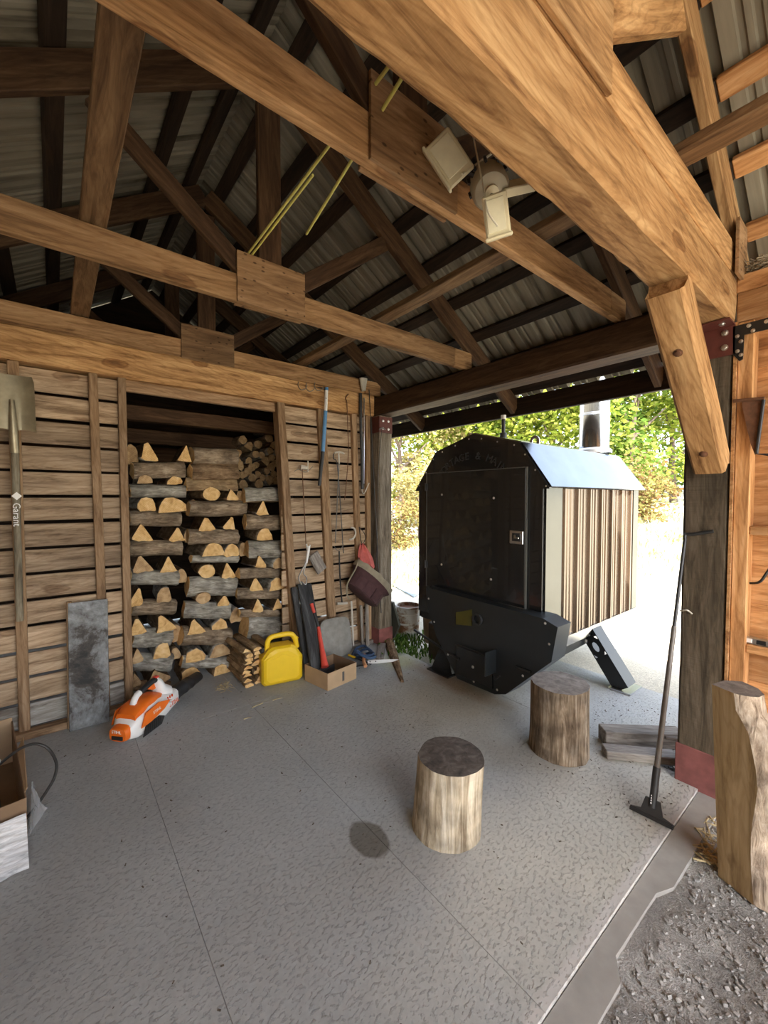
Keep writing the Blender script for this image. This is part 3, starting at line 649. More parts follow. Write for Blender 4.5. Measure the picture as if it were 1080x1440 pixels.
# chimney, vent, lifting lug
CX, CY = 1.58, -1.50
mb = MB(); mb.lathe([(.135, 0), (.135, 1.5), (.125, 1.5), (.125, .02)], 32, cap=False); ch_ = mb.build('chimney_pipe', MIRROR, FUR, Matrix.Translation((CX, CY, 1.93)), smooth=True)
mb = MB(); mb.lathe([(.16, 0), (.16, .03), (.137, .05)], 32, cap=False); mb.build('chimney_collar', STEEL, ch_, Matrix.Translation((CX, CY, 1.935)), smooth=True)
for z in (2.30, 2.75, 3.2): mb = MB(); mb.lathe([(.136, 0), (.140, .004), (.140, .02), (.136, .024)], 32, cap=False); mb.build('seam_band', STEEL, ch_, Matrix.Translation((CX, CY, z)), smooth=True)
mb = MB(); mb.lathe([(.03, 0), (.03, .07), (.016, .075), (.016, .20)], 12); v_ = mb.build('vent_pipe', DARKSTEEL, FUR, Matrix.Translation((.52, -1.20, 2.0)), smooth=True)
mb = MB(); mb.lathe([(.022, .19), (.022, .225)], 12); mb.build('vent_cap', WHITE, v_, Matrix.Translation((.52, -1.20, 2.0)), smooth=True)
mb = MB(); N = 20; outer = [(.045 * math.cos(k * math.tau / N), .05 * math.sin(k * math.tau / N)) for k in range(N)]; inner = [(.022 * math.cos(k * math.tau / N), .027 * math.sin(k * math.tau / N)) for k in range(N)]
vs = [(x, y, z) for z in (0, .012) for x, y in outer + inner]; fs = []
for k in range(N):
    j = (k + 1) % N; fs += [(k, j, N + j, N + k), (2 * N + k, 3 * N + k, 3 * N + j, 2 * N + j), (k, 2 * N + k, 2 * N + j, j), (N + k, N + j, 3 * N + j, 3 * N + k)]
mb.add(vs, fs); mb.build('lifting_lug', STEEL, FUR, frame((.60, -1.46, 1.975), (0, -1, 0), (-1, 0, 0)))

# ------------------------------------------------------------------ trees and clutter outside
def leaf_mat(name, c1, c2, c3):
    m = bpy.data.materials.new(name); m.use_nodes = True; n, l = m.node_tree.nodes, m.node_tree.links; n.remove(n['Principled BSDF'])
    g = n.new('ShaderNodeNewGeometry'); r = ramp(n, [(.0, c1), (.5, c2), (1, c3)]); l.new(g.outputs['Random Per Island'], r.inputs[0])
    d = n.new('ShaderNodeBsdfDiffuse'); t = n.new('ShaderNodeBsdfTranslucent'); mx = n.new('ShaderNodeMixShader'); mx.inputs[0].default_value = .42
    for s_ in (d, t): l.new(r.outputs[0], s_.inputs[0])
    l.new(d.outputs[0], mx.inputs[1]); l.new(t.outputs[0], mx.inputs[2]); l.new(mx.outputs[0], n['Material Output'].inputs[0]); return m
LEAFS = [leaf_mat('yellow green leaves', (.10, .16, .02), (.26, .32, .05), (.42, .42, .10)), leaf_mat('mid green leaves', (.06, .12, .02), (.16, .24, .05), (.34, .38, .10)), leaf_mat('faded pinkish leaves', (.20, .15, .06), (.34, .31, .12), (.46, .40, .20)), leaf_mat('rust red leaves', (.16, .08, .04), (.26, .20, .08), (.30, .32, .10))]
BARKT = plain('tree bark', (.12, .09, .07), .9, 0, .3, 12, .5)
def foliage_mesh(seed, n, rx, rz_, h0, mat, ls):
    R = random.Random(seed); blobs = [(V((R.uniform(-.6, .6) * rx, R.uniform(-.6, .6) * rx, h0 + R.uniform(.05, .95) * rz_)), R.uniform(.25, .5) * rx) for _ in range(16)]
    vs = []; fs = []
    for i in range(n):
        c, br_ = R.choice(blobs); d = V((R.gauss(0, 1), R.gauss(0, 1), R.gauss(0, 1))).normalized() * br_ * R.random() ** .4; p = c + d
        if p.z < .05: continue
        u = V((R.gauss(0, 1), R.gauss(0, 1), R.gauss(0, .6))).normalized(); w_ = u.orthogonal().normalized(); w_ = (Matrix.Rotation(R.uniform(0, 6.3), 3, u) @ w_); s_ = ls * R.uniform(.6, 1.3); k = len(vs)
        vs += [p - u * s_ * .6, p + w_ * s_ * .33, p + u * s_ * .6, p - w_ * s_ * .33]; fs.append((k, k + 1, k + 2, k + 3))
    return mesh('foliage', vs, fs, mat)
def trunk_mesh(seed, h, r):
    R = random.Random(seed); mb = MB(); pts = [V((0, 0, -.2))]
    for k in range(1, 6): pts.append(V((R.uniform(-.15, .15), R.uniform(-.15, .15), h * k / 5)))
    mb.tube(pts, [r * (1 - .13 * k) for k in range(6)], 8)
    for k in range(5):
        a = pts[2 + k % 3]; d = V((R.uniform(-1, 1), R.uniform(-1, 1), R.uniform(.5, 1.2))); mb.tube([a, a + d * h * .12, a + d * h * .26], [r * .5, r * .35, r * .15], 6)
    me = mesh('trunk', mb.v, mb.f, BARKT); return me
FOL = [foliage_mesh(50 + i, 5200, 2.3, 5.0, .5, LEAFS[i], .17) for i in range(3)] + [foliage_mesh(60, 2600, 1.4, 2.0, .1, LEAFS[3], .13)]
TRK = trunk_mesh(5, 4.2, .14)
def tree(px, depth, var, sc, label, name='tree', cat='tree', group='trees and shrubs on the rise behind the furnace'):
    d = ray(px, 700); p = CAM + d * depth; p.z = hill(p.x, p.y) - .05
    t = thing(name, label, cat, p, group); M = Matrix.Translation(p) @ Matrix.Rotation(RND.uniform(0, 6.3), 4, 'Z') @ Matrix.Scale(sc, 4)
    obj('foliage', FOL[var], M, t); obj('trunk', TRK, Matrix.Translation(p) @ Matrix.Scale(sc * (.9 if var < 3 else .4), 4), t); return t
tree(565, 14.0, 2, .95, 'faded pinkish yellow tree seen just right of the corner post')
tree(610, 16.5, 0, 1.05, 'yellow green tree above the left shoulder of the furnace')
tree(665, 15.0, 0, 1.0, 'bright yellow green tree behind the furnace peak')
tree(722, 16.0, 1, 1.1, 'green tree behind the furnace vent pipe')
tree(780, 14.6, 0, 1.05, 'leafy yellow green tree left of the chimney')
tree(838, 16.2, 1, 1.1, 'green tree standing directly behind the chimney')
tree(892, 14.2, 1, 1.1, 'bushy green tree right of the chimney')
tree(948, 15.0, 0, 1.05, 'yellow green tree partly hidden by the right post')
tree(905, 11.8, 3, .78, 'rust red shrub at the foot of the trees right of the furnace', 'shrub', 'shrub')
tree(552, 11.0, 3, .62, 'low reddish shrub seen beside the corner post', 'shrub', 'shrub')
tree(590, 11.6, 2, .40, 'pale faded shrub left of the furnace', 'shrub', 'shrub')
tree(1010, 16, 1, 1.1, 'green tree hidden mostly behind the right post')
def weeds(name, pts, n, size, mat, seed, label, cat='grass'):
    R = random.Random(seed); vs = []; fs = []
    for i in range(n):
        p = V(R.choice(pts)) + V((R.gauss(0, 1) * size * 1.2, R.gauss(0, 1) * size * 1.2, 0)); h = size * R.uniform(.4, 1.3); a = R.uniform(0, 6.3); d = V((math.cos(a), math.sin(a), 0)) * h * .45; w_ = V((-d.y, d.x, 0)).normalized() * size * .07; k = len(vs)
        vs += [p - w_, p + w_, p + d * .4 + V((0, 0, h * .6)) + w_ * 1.2, p + d + V((0, 0, h * .8)), p + d * .4 + V((0, 0, h * .6)) - w_ * 1.2]; fs.append((k, k + 1, k + 2, k + 3, k + 4))
    o = obj(name, mesh(name, vs, fs, mat)); return tag(o, label, cat, kind='stuff')
WEED = leaf_mat('weed green', (.05, .11, .02), (.11, .20, .04), (.22, .30, .08))
pz = [FL(px, py, -.05) for px, py in ((558, 905), (566, 906), (574, 912), (580, 918), (584, 922), (570, 900))]
weeds('weeds', pz, 260, .10, WEED, 4, 'small green weeds growing by the slab beside the white bucket', 'weeds')
DRY = leaf_mat('dry pale grass', (.40, .38, .16), (.52, .50, .24), (.60, .58, .36))
R4 = random.Random(21); gp = []
for _ in range(160):
    px, dd = R4.uniform(545, 965), R4.uniform(7, 12.5); q = CAM + ray(px, 700) * dd; q.z = hill(q.x, q.y); gp.append(q)
weeds('dry_grass', gp, 2600, .20, DRY, 6, 'sparse dry yellow grass on the sunlit rise')
# buckets and panels beside the furnace
def pail(name, label, c, r, h, mats, bands, dirt):
    t = thing(name, label, 'bucket', c); M = Matrix.Translation(c)
    mb = MB(); mb.lathe([(r * .86, 0), (r * .88, .01), (r, h), (r * .95, h), (r * .84, .015), (0.001, .015)], 28, cap=False); mb.add([(r * .86 * math.cos(k * math.tau / 28), r * .86 * math.sin(k * math.tau / 28), 0) for k in range(28)], [tuple(range(28))]); mb.build('shell', mats, t, M, smooth=True)
    for z in bands: mb = MB(); rr = r * (.88 + .12 * z / h); mb.lathe([(rr, 0), (rr + .007, .004), (rr + .007, .016), (rr, .02)], 28, cap=False); mb.build('hoop', mats, t, M @ Matrix.Translation((0, 0, z)), smooth=True)
    mb = MB(); mb.lathe([(r * .93, h * dirt), (0.001, h * dirt)], 24, cap=False); mb.build('contents', RUST, t, M); return t
def rusty_white():
    m, n, l, b = nodes('rusty white enamel'); mp = coords(n, l, (1, 1, 1)); t = ntex(n, l, mp, 7, 6, .6); r = ramp(n, [(.40, (.20, .08, .03)), (.47, (.46, .40, .33)), (.52, (.66, .66, .64))]); l.new(t.outputs[0], r.inputs[0]); l.new(r.outputs[0], b.inputs['Base Color']); b.inputs['Roughness'].default_value = .5; return m
RW = rusty_white()
pail('metal_bucket', 'rusty white metal bucket standing outside by the corner post', FL(568, 903, -.05) + V((.15, .1, 0)), .135, .36, RW, (.16, .26, .34), .9)
pail('metal_bucket', 'brown rusty bucket standing just behind the furnace edge', V((.62, -.30, -.04)), .15, .56, plain('brown rusty pail', (.30, .22, .15), .7, 0, .25, 9), (.30, .52), .9)
mb = MB(); a = XX(541, 842, .20); p1 = [(541, 842), (553, 847), (562, 880), (551, 905), (541, 905)]
mb.prism([(XX(*q, .2).y, XX(*q, .2).z) for q in p1], .19, .215, Matrix(((0, 0, 1, 0), (1, 0, 0, 0), (0, 1, 0, 0), (0, 0, 0, 1)))); o = mb.build('clipped_board', plain('dull green panel', (.07, .075, .06), .5, .2), None, world=True); tag(o, 'dark green panel with clipped corners leaning behind the corner post', 'panel')
o = abox('wooden_crate', .24, .44, -.93, -.56, -.05, .30, plain('dark brown crate', (.075, .06, .04), .7, 0, .2), None, .008); tag(o, 'dark brown box standing behind the left furnace leg', 'box')
mb = MB(); q = [FL(px, py, -.03) for px, py in ((549, 821), (560, 820), (592, 834), (582, 840))]; mb.loft([[v for v in q], [v + V((0, 0, .012)) for v in q]]); o = mb.build('bluish_piece', plain('pale bluish piece', (.30, .38, .46), .45, .3), None, world=True); tag(o, 'pale bluish piece lying flat on the sunlit ground', 'sheet')  # thin pale blue piece laid flat on the ground
# ------------------------------------------------------------------ firewood
def bark_mat(name, d, m_, l_, st=2.2):
    m, n, l, b = nodes(name); mp = coords(n, l, (st, 9, 9)); t = ntex(n, l, mp, 4, 7, .7, .6); r = ramp(n, [(.30, d), (.5, m_), (.68, l_)]); l.new(t.outputs[0], r.inputs[0])
    mp2 = coords(n, l, (1, 1, 1)); t2 = ntex(n, l, mp2, 9, 3); r2 = ramp(n, [(.35, (.6, .6, .6)), (.65, (1.25, 1.25, 1.22))]); l.new(t2.outputs[0], r2.inputs[0])
    l.new(mixc(n, l, 'MULTIPLY', .9, r.outputs[0], r2.outputs[0]), b.inputs['Base Color']); b.inputs['Roughness'].default_value = .92; b.inputs['Specular IOR Level'].default_value = .1
    bp = n.new('ShaderNodeBump'); bp.inputs['Strength'].default_value = .9; bp.inputs['Distance'].default_value = .012; l.new(t.outputs[0], bp.inputs['Height']); l.new(bp.outputs[0], b.inputs['Normal']); return m
def end_mat(name, c1, c2, c3):
    m, n, l, b = nodes(name); mp = coords(n, l, (1, 1, 1)); t = ntex(n, l, mp, 22, 5, .6, .5); r = ramp(n, [(.28, c1), (.5, c2), (.72, c3)]); l.new(t.outputs[0], r.inputs[0])
    wv = n.new('ShaderNodeTexWave'); wv.wave_type = 'RINGS'; wv.rings_direction = 'X'; wv.inputs['Scale'].default_value = 28; wv.inputs['Distortion'].default_value = 2.5; wv.inputs['Detail'].default_value = 2; l.new(mp.outputs[0], wv.inputs['Vector'])
    rw = ramp(n, [(.0, (.80, .76, .70)), (.5, (1, 1, 1))]); l.new(wv.outputs['Fac'], rw.inputs[0])
    l.new(mixc(n, l, 'MULTIPLY', .6, r.outputs[0], rw.outputs[0]), b.inputs['Base Color']); b.inputs['Roughness'].default_value = .85; return m
BARKS = [bark_mat('grey brown bark', (.085, .058, .036), (.26, .195, .135), (.45, .365, .27)), bark_mat('lichen grey bark', (.10, .088, .07), (.32, .295, .25), (.54, .515, .46)), bark_mat('brown bark', (.07, .042, .024), (.23, .15, .088), (.40, .285, .18))]
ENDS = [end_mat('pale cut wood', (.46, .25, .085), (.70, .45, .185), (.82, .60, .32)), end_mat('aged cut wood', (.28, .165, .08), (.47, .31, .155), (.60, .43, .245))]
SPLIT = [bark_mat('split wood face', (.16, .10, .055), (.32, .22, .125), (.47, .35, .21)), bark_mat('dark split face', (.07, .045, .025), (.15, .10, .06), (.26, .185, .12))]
def section(kind, R):
    """closed outline in a unit box and, for each edge, whether it is bark"""
    if kind == 'round':
        n = 14; return [(.5 * math.cos(k * math.tau / n) * R.uniform(.93, 1.03), .5 * math.sin(k * math.tau / n) * R.uniform(.93, 1.03)) for k in range(n)], [1] * n
    if kind == 'half':
        n = 9; p = [(.5 * math.cos(k * math.pi / (n - 1)), -.45 + .95 * math.sin(k * math.pi / (n - 1)) * R.uniform(.95, 1.03)) for k in range(n)]; p += [(-.1 + R.uniform(-.1, .1), -.5)]; return p, [1] * (n - 1) + [0, 0]
    if kind == 'tri':
        a = R.uniform(-.18, .18); p = [(.5, -.46), (.44, -.28), (a + .09, .44), (a, .5), (a - .10, .42), (-.46, -.26), (-.5, -.42), (-.25, -.5), (0.05, -.47), (.28, -.5)]; return p, [1, 0, 0, 0, 0, 1, 1, 1, 1, 1]
    p = [(.5, -.40), (.46, .1), (.30, .36), (.05, .5), (-.22, .40), (-.44, .12), (-.5, -.3), (-.34, -.5), (.1, -.46), (.40, -.5)]; return p, [1, 1, 1, 1, 1, 1, 0, 0, 0, 1]
def log(label, c, axis, up, L, w_, h, kind, R, bark=None, end=None, sp=None, name='split_log', group='split logs stacked in the store', taper=.0):
    p, fl = section(kind, R); n = len(p); N = 6; vs = []; fs = []; mi = []; sd = R.random() * 50
    if R.random() < .5: p = [(-x, y) for x, y in p][::-1]; fl = fl[:-1][::-1] + [fl[-1]]
    jt = .055 if kind != 'round' else .03; sh = R.uniform(-.18, .18) if kind in ('tri', 'quarter') else 0
    p = [(x + R.uniform(-jt, jt) + sh * (y + .5) * .6, y + R.uniform(-jt, jt) * (1 if abs(y) < .45 else .4)) for x, y in p]
    for k in range(N + 1):
        t = k / N - .5; ex = R.uniform(-.004, .004) if 0 < k < N else 0
        for i, (a, b) in enumerate(p):
            q = 1 + .10 * noise.noise(V((t * 3 + sd, a * 2, b * 2))) + taper * t; bow = .03 * h * math.sin((t + .5) * math.pi + sd)
            vs.append((t * L + (.012 * noise.noise(V((a * 5, b * 5, sd + k))) if k in (0, N) else 0), a * w_ * q, b * h * q + bow))
    for k in range(N):
        for i in range(n):
            j = (i + 1) % n; fs.append((k * n + i, k * n + j, (k + 1) * n + j, (k + 1) * n + i)); mi.append(0 if fl[i] else 2)
    fs += [tuple(range(n - 1, -1, -1)), tuple(range(N * n, N * n + n))]; mi += [1, 1]
    me = mesh(name, vs, fs, [bark or R.choice(BARKS), end or ENDS[0], sp or R.choice(SPLIT)], mi)
    me.polygons.foreach_set('use_smooth', [m_ == 0 for m_ in mi])
    o = obj(name, me, frame(c, axis, up)); return tag(o, label, 'log', group)
def z4(x, y): return (160 + x / 3.13, 520 + y / 3.13)
ORD = ['top', 'second', 'third', 'fourth', 'fifth', 'sixth', 'seventh', 'eighth', 'ninth', 'tenth', 'eleventh', 'twelfth', 'thirteenth', 'fourteenth', 'fifteenth', 'sixteenth', 'seventeenth', 'lowest']
RL = random.Random(31)
def stack(which, yf, rows):
    for k, row in enumerate(rows):
        lay = ORD[k] if k < len(rows) - 1 else 'lowest'
        if row[0] == 'L':
            for (x0, x1, y0, y1, bk) in row[1]:
                a, b = WY(*z4(x0, (y0 + y1) / 2), yf), WY(*z4(x1, (y0 + y1) / 2), yf); t, u = WY(*z4((x0 + x1) / 2, y0), yf), WY(*z4((x0 + x1) / 2, y1), yf); h = t.z - u.z; d = max(.09, h * RL.uniform(.95, 1.2))
                tone = {0: 'brown bark', 1: 'grey lichened bark', 2: 'dark brown bark', 3: 'pale split face'}[bk]
                c = (a + b) / 2 + V((0, d / 2, 0))
                log('log lying sideways with %s, %s layer of %s stack' % (tone, lay, which), c, (1, RL.uniform(-.08, .08), (b.z - a.z) / max(.1, b.x - a.x)), (0, RL.uniform(-.4, .1), 1), (b - a).length * 1.0, d, h * 1.04, RL.choice(['half', 'quarter', 'round']) if bk != 3 else 'tri', RL, BARKS[bk] if bk < 3 else SPLIT[0], sp=SPLIT[0])
        else:
            for i, (x, y, w_, h, kd, tn) in enumerate(row[1]):
                c = WY(*z4(x, y), yf - .01); s_ = (WY(*z4(x + w_ / 2, y), yf) - WY(*z4(x - w_ / 2, y), yf)).x; hh = WY(*z4(x, y - h / 2), yf).z - WY(*z4(x, y + h / 2), yf).z; L = RL.uniform(.34, .42)
                lab = 'log with %s %s cut end, %s in %s layer of %s stack' % ('pale' if tn == 0 else 'greyed', {'tri': 'triangular', 'half': 'half-round', 'round': 'round', 'quarter': 'blocky'}[kd], 'alone' if len(row[1]) == 1 else 'left' if i == 0 else 'right', lay, which)
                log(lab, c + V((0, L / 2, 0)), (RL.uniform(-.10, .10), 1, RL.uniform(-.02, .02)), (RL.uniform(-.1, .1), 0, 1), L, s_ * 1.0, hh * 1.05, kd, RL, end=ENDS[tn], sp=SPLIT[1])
E_, L_ = 'E', 'L'
stack('left', .20, [
 (E_, [(150, 360, 80, 75, 'tri', 0), (315, 368, 60, 70, 'tri', 0)]), (L_, [(85, 318, 400, 468, 0)]), (E_, [(140, 482, 70, 36, 'half', 1), (268, 486, 66, 36, 'half', 0)]), (L_, [(75, 320, 505, 562, 1)]),
 (E_, [(135, 590, 85, 58, 'quarter', 0), (265, 595, 122, 62, 'half', 0)]), (L_, [(75, 300, 620, 690, 0)]), (E_, [(125, 720, 90, 70, 'tri', 0), (272, 725, 76, 58, 'tri', 0)]), (L_, [(75, 303, 755, 820, 0)]),
 (E_, [(125, 858, 95, 70, 'tri', 1), (250, 858, 72, 64, 'tri', 0)]), (L_, [(78, 290, 888, 955, 1)]), (E_, [(105, 1000, 62, 74, 'tri', 0), (235, 992, 62, 62, 'quarter', 1)]), (L_, [(80, 278, 1018, 1088, 0)]),
 (E_, [(108, 1130, 76, 70, 'tri', 0), (228, 1115, 80, 74, 'tri', 0)]), (L_, [(85, 262, 1145, 1215, 1)]), (E_, [(102, 1258, 54, 60, 'tri', 1), (213, 1236, 70, 64, 'quarter', 0)]), (L_, [(85, 262, 1260, 1335, 1)]),
 (E_, [(98, 1362, 40, 58, 'tri', 1), (200, 1350, 105, 66, 'tri', 1)]), (L_, [(85, 248, 1380, 1420, 2)])])
stack('middle', .20, [
 (L_, [(350, 553, 342, 418, 0)]), (L_, [(342, 553, 412, 478, 2)]), (L_, [(318, 548, 474, 530, 3)]), (E_, [(425, 546, 78, 56, 'round', 0), (518, 552, 54, 46, 'tri', 0)]), (L_, [(335, 590, 577, 645, 0)]),
 (E_, [(415, 680, 72, 58, 'tri', 0), (518, 677, 54, 52, 'tri', 0)]), (L_, [(330, 553, 703, 762, 0)]), (E_, [(432, 793, 106, 56, 'half', 0), (525, 793, 66, 54, 'quarter', 0)]), (L_, [(343, 553, 818, 852, 1)]),
 (E_, [(418, 886, 72, 58, 'round', 0), (512, 882, 64, 66, 'tri', 0)]), (L_, [(335, 545, 910, 990, 1)]), (E_, [(395, 1008, 68, 48, 'round', 1), (492, 1016, 52, 42, 'tri', 0)]), (L_, [(315, 520, 1028, 1092, 1)]),
 (E_, [(372, 1128, 82, 64, 'tri', 0), (468, 1118, 68, 46, 'half', 0)]), (L_, [(300, 522, 1142, 1224, 0)]), (E_, [(368, 1257, 90, 56, 'half', 0), (468, 1238, 86, 52, 'half', 1)]), (L_, [(305, 510, 1262, 1314, 1)]), (E_, [(345, 1343, 92, 58, 'half', 0), (473, 1320, 82, 50, 'half', 0)])])
stack('right', .14, [
 (L_, [(585, 732, 518, 584, 1)]), (E_, [(665, 606, 54, 60, 'tri', 0)]), (L_, [(590, 742, 638, 706, 0)]), (E_, [(668, 722, 68, 52, 'half', 0)]), (L_, [(600, 748, 755, 824, 1)]), (E_, [(645, 848, 54, 50, 'tri', 0), (722, 853, 54, 46, 'quarter', 1)]),
 (L_, [(555, 750, 875, 918, 0)]), (E_, [(630, 945, 58, 52, 'tri', 0), (717, 943, 66, 52, 'half', 0)]), (L_, [(548, 752, 966, 1006, 0)]), (E_, [(632, 1038, 50, 56, 'tri', 0), (722, 1030, 42, 46, 'tri', 0)]), (L_, [(555, 748, 1058, 1092, 0)]), (L_, [(590, 760, 1090, 1185, 1)])])
# filler log ends in the side gaps of the cribs, seen in shade
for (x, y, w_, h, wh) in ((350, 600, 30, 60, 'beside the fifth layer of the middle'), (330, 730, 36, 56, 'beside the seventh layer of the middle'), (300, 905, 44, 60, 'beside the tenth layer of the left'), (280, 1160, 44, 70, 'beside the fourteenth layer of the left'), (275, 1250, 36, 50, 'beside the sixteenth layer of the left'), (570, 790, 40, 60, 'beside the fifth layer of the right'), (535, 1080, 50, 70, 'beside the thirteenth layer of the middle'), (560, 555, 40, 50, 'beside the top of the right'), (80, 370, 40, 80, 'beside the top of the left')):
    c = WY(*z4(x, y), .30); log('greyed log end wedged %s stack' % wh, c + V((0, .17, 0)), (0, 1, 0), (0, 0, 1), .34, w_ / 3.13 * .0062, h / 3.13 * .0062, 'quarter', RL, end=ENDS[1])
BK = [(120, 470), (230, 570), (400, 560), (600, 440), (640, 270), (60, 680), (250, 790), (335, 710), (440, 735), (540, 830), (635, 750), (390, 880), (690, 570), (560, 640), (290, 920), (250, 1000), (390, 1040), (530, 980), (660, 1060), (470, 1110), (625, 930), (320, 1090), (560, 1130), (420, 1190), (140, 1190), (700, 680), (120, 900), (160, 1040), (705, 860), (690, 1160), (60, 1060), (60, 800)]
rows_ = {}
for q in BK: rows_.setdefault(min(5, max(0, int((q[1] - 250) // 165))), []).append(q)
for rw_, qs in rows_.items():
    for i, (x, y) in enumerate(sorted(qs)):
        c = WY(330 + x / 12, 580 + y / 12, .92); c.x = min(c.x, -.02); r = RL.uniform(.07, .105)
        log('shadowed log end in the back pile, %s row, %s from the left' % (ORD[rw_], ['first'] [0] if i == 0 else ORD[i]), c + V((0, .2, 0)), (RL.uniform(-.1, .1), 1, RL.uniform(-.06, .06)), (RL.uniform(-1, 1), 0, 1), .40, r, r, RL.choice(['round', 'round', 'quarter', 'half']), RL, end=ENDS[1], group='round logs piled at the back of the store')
# kindling under the right stack
for k in range(27):
    lay, i = divmod(k, 3); z = .016 + lay * .034; x = -1.385 + i * .085 + RL.uniform(-.012, .012); L = RL.uniform(.36, .46)
    p0 = V((x, -.17 + RL.uniform(-.03, .03), z)); d = V((RL.uniform(-.05, .05), 1, RL.uniform(-.01, .01)))
    log('thin kindling stick in the small pile, %s layer from the floor, %s' % (['lowest', 'second', 'third', 'fourth', 'fifth', 'sixth', 'seventh', 'eighth', 'ninth'][lay], ['left', 'middle', 'right'][i]), p0 + d * L / 2, d, (0, 0, 1), L, RL.uniform(.05, .085), .031, RL.choice(['quarter', 'tri']), RL, SPLIT[0], ENDS[0], SPLIT[0], 'kindling_stick', 'kindling sticks under the right stack')

# ------------------------------------------------------------------ stumps
def stump(label, c, r, h, side, top, seed, lean=(0, 0), ridges=.02):
    t = thing('log_stump', label, 'stump', c, None); n, N = 40, 10; vs = []; fs = []
    for k in range(N + 1):
        z = h * k / N
        for i in range(n):
            a = i * math.tau / n; q = r * (1 + .05 * noise.noise(V((math.cos(a) * 1.5, math.sin(a) * 1.5, seed))) + ridges * noise.noise(V((math.cos(a) * 6, math.sin(a) * 6, z * 1.2 + seed))) + ridges * .6 * noise.noise(V((math.cos(a) * 14, math.sin(a) * 14, z * 3 + seed))) + .05 * (1 - k / N) ** 2)
            vs.append((q * math.cos(a) + lean[0] * z, q * math.sin(a) + lean[1] * z, z))
    fs = [(k * n + i, k * n + (i + 1) % n, (k + 1) * n + (i + 1) % n, (k + 1) * n + i) for k in range(N) for i in range(n)]
    # local X up so that the grain runs upright
    M = frame(c, (0, 0, 1), (0, 1, 0)); rot = M.inverted() @ Matrix.Translation(c)
    vsr = [rot @ V(v) for v in vs]; obj('trunk_side', mesh('trunk_side', vsr, fs, side, smooth=True), M, t)
    rim = vsr[N * n:]; cc = sum(rim, V()) / n; vv = rim + [p + (cc - p) * .5 + V((.004, 0, 0)) for p in rim] + [cc + V((.003, 0, 0))]
    ff = [(i, (i + 1) % n, n + (i + 1) % n, n + i) for i in range(n)] + [(n + i, n + (i + 1) % n, 2 * n) for i in range(n)]
    obj('cut_face', mesh('cut_face', vv, ff, top), M, t); return t
PALEW = bark_mat('bare weathered trunk', (.14, .09, .05), (.46, .385, .28), (.66, .59, .48), .55); ROUGHB = bark_mat('rough trunk bark', (.05, .033, .02), (.22, .165, .115), (.42, .35, .275), .9)
TOPD = end_mat('dark stump top', (.035, .027, .022), (.085, .068, .055), (.17, .145, .12)); TOPG = end_mat('grey stump top', (.12, .10, .085), (.23, .20, .175), (.34, .305, .27))
stump('debarked pale stump with dark top in the middle of the floor', FL(627, 1160), .148, .325, PALEW, TOPD, 3.1, (.06, -.03), .02)
stump('bark covered grey topped stump in front of the furnace', FL(786, 1053), .160, .405, ROUGHB, TOPG, 7.7, (0, 0), .05)
# tall half log at the right edge
t = thing('half_log_block', 'tall upright half log with flat sawn face and bark edge at right', 'log', (-.46, -3.03, -.03))
base = FL(1010, 1232, -.03); far = FL(1080, 1290, -.03); u = (far - base).normalized(); nn = V((u.y, -u.x, 0)); nn = nn if nn.x > 0 else -nn
H_ = XX(993, 962, base.x).z + .03; SAWN = wood('sawn pale face wood', (.27, .18, .09), (.45, .32, .17), (.56, .42, .25), .8, knots=.8)
wd = .125; pl = [(0, 0), (wd, 0), (wd + .035, .02), (wd + .06, .06), (wd + .05, .11), (wd, .15), (.02, .16), (-.012, .10)]
N = 12; vs = []; 
for k in range(N + 1):
    z = H_ * k / N
    for (a, b) in pl:
        wob = 1 + (.10 * noise.noise(V((z * 4, a * 8, 2))) if a > .1 else .01 * noise.noise(V((z * 3, 1, 2)))); tp = (1 - .08 * k / N)
        # the bark edge bulges at the knot two thirds up
        bulge = (.035 * math.exp(-((k / N - .62) / .18) ** 2) - .035 * (k / N > .9)) if a > .1 else 0
        vs.append(base + u * ((a * wob + bulge) * tp - .045 * k / N) + nn * b * tp + V((0, 0, z)))
n = len(pl); M = frame(base, (0, 0, 1), (1, 0, 0)); Mi = M.inverted(); vl = [Mi @ v for v in vs]
def strip(idx, name, mat):
    vv = []; ff = []; m_ = len(idx)
    for k in range(N + 1): vv += [vl[k * n + i] for i in idx]
    for k in range(N):
        for i in range(m_ - 1): ff.append((k * m_ + i, k * m_ + i + 1, (k + 1) * m_ + i + 1, (k + 1) * m_ + i))
    return obj(name, mesh(name, vv, ff, mat, smooth=len(idx) > 2), M, t)
PINKB = bark_mat('pale inner bark', (.14, .095, .065), (.42, .33, .25), (.62, .52, .42))
strip([0, 1], 'sawn_face', SAWN); strip([1, 2, 3, 4, 5, 6], 'bark', PINKB); strip([6, 7, 0], 'back_face', SAWN)
obj('cut_top', mesh('cut_top', vl[N * n:], [tuple(range(n))], TOPG), M, t)
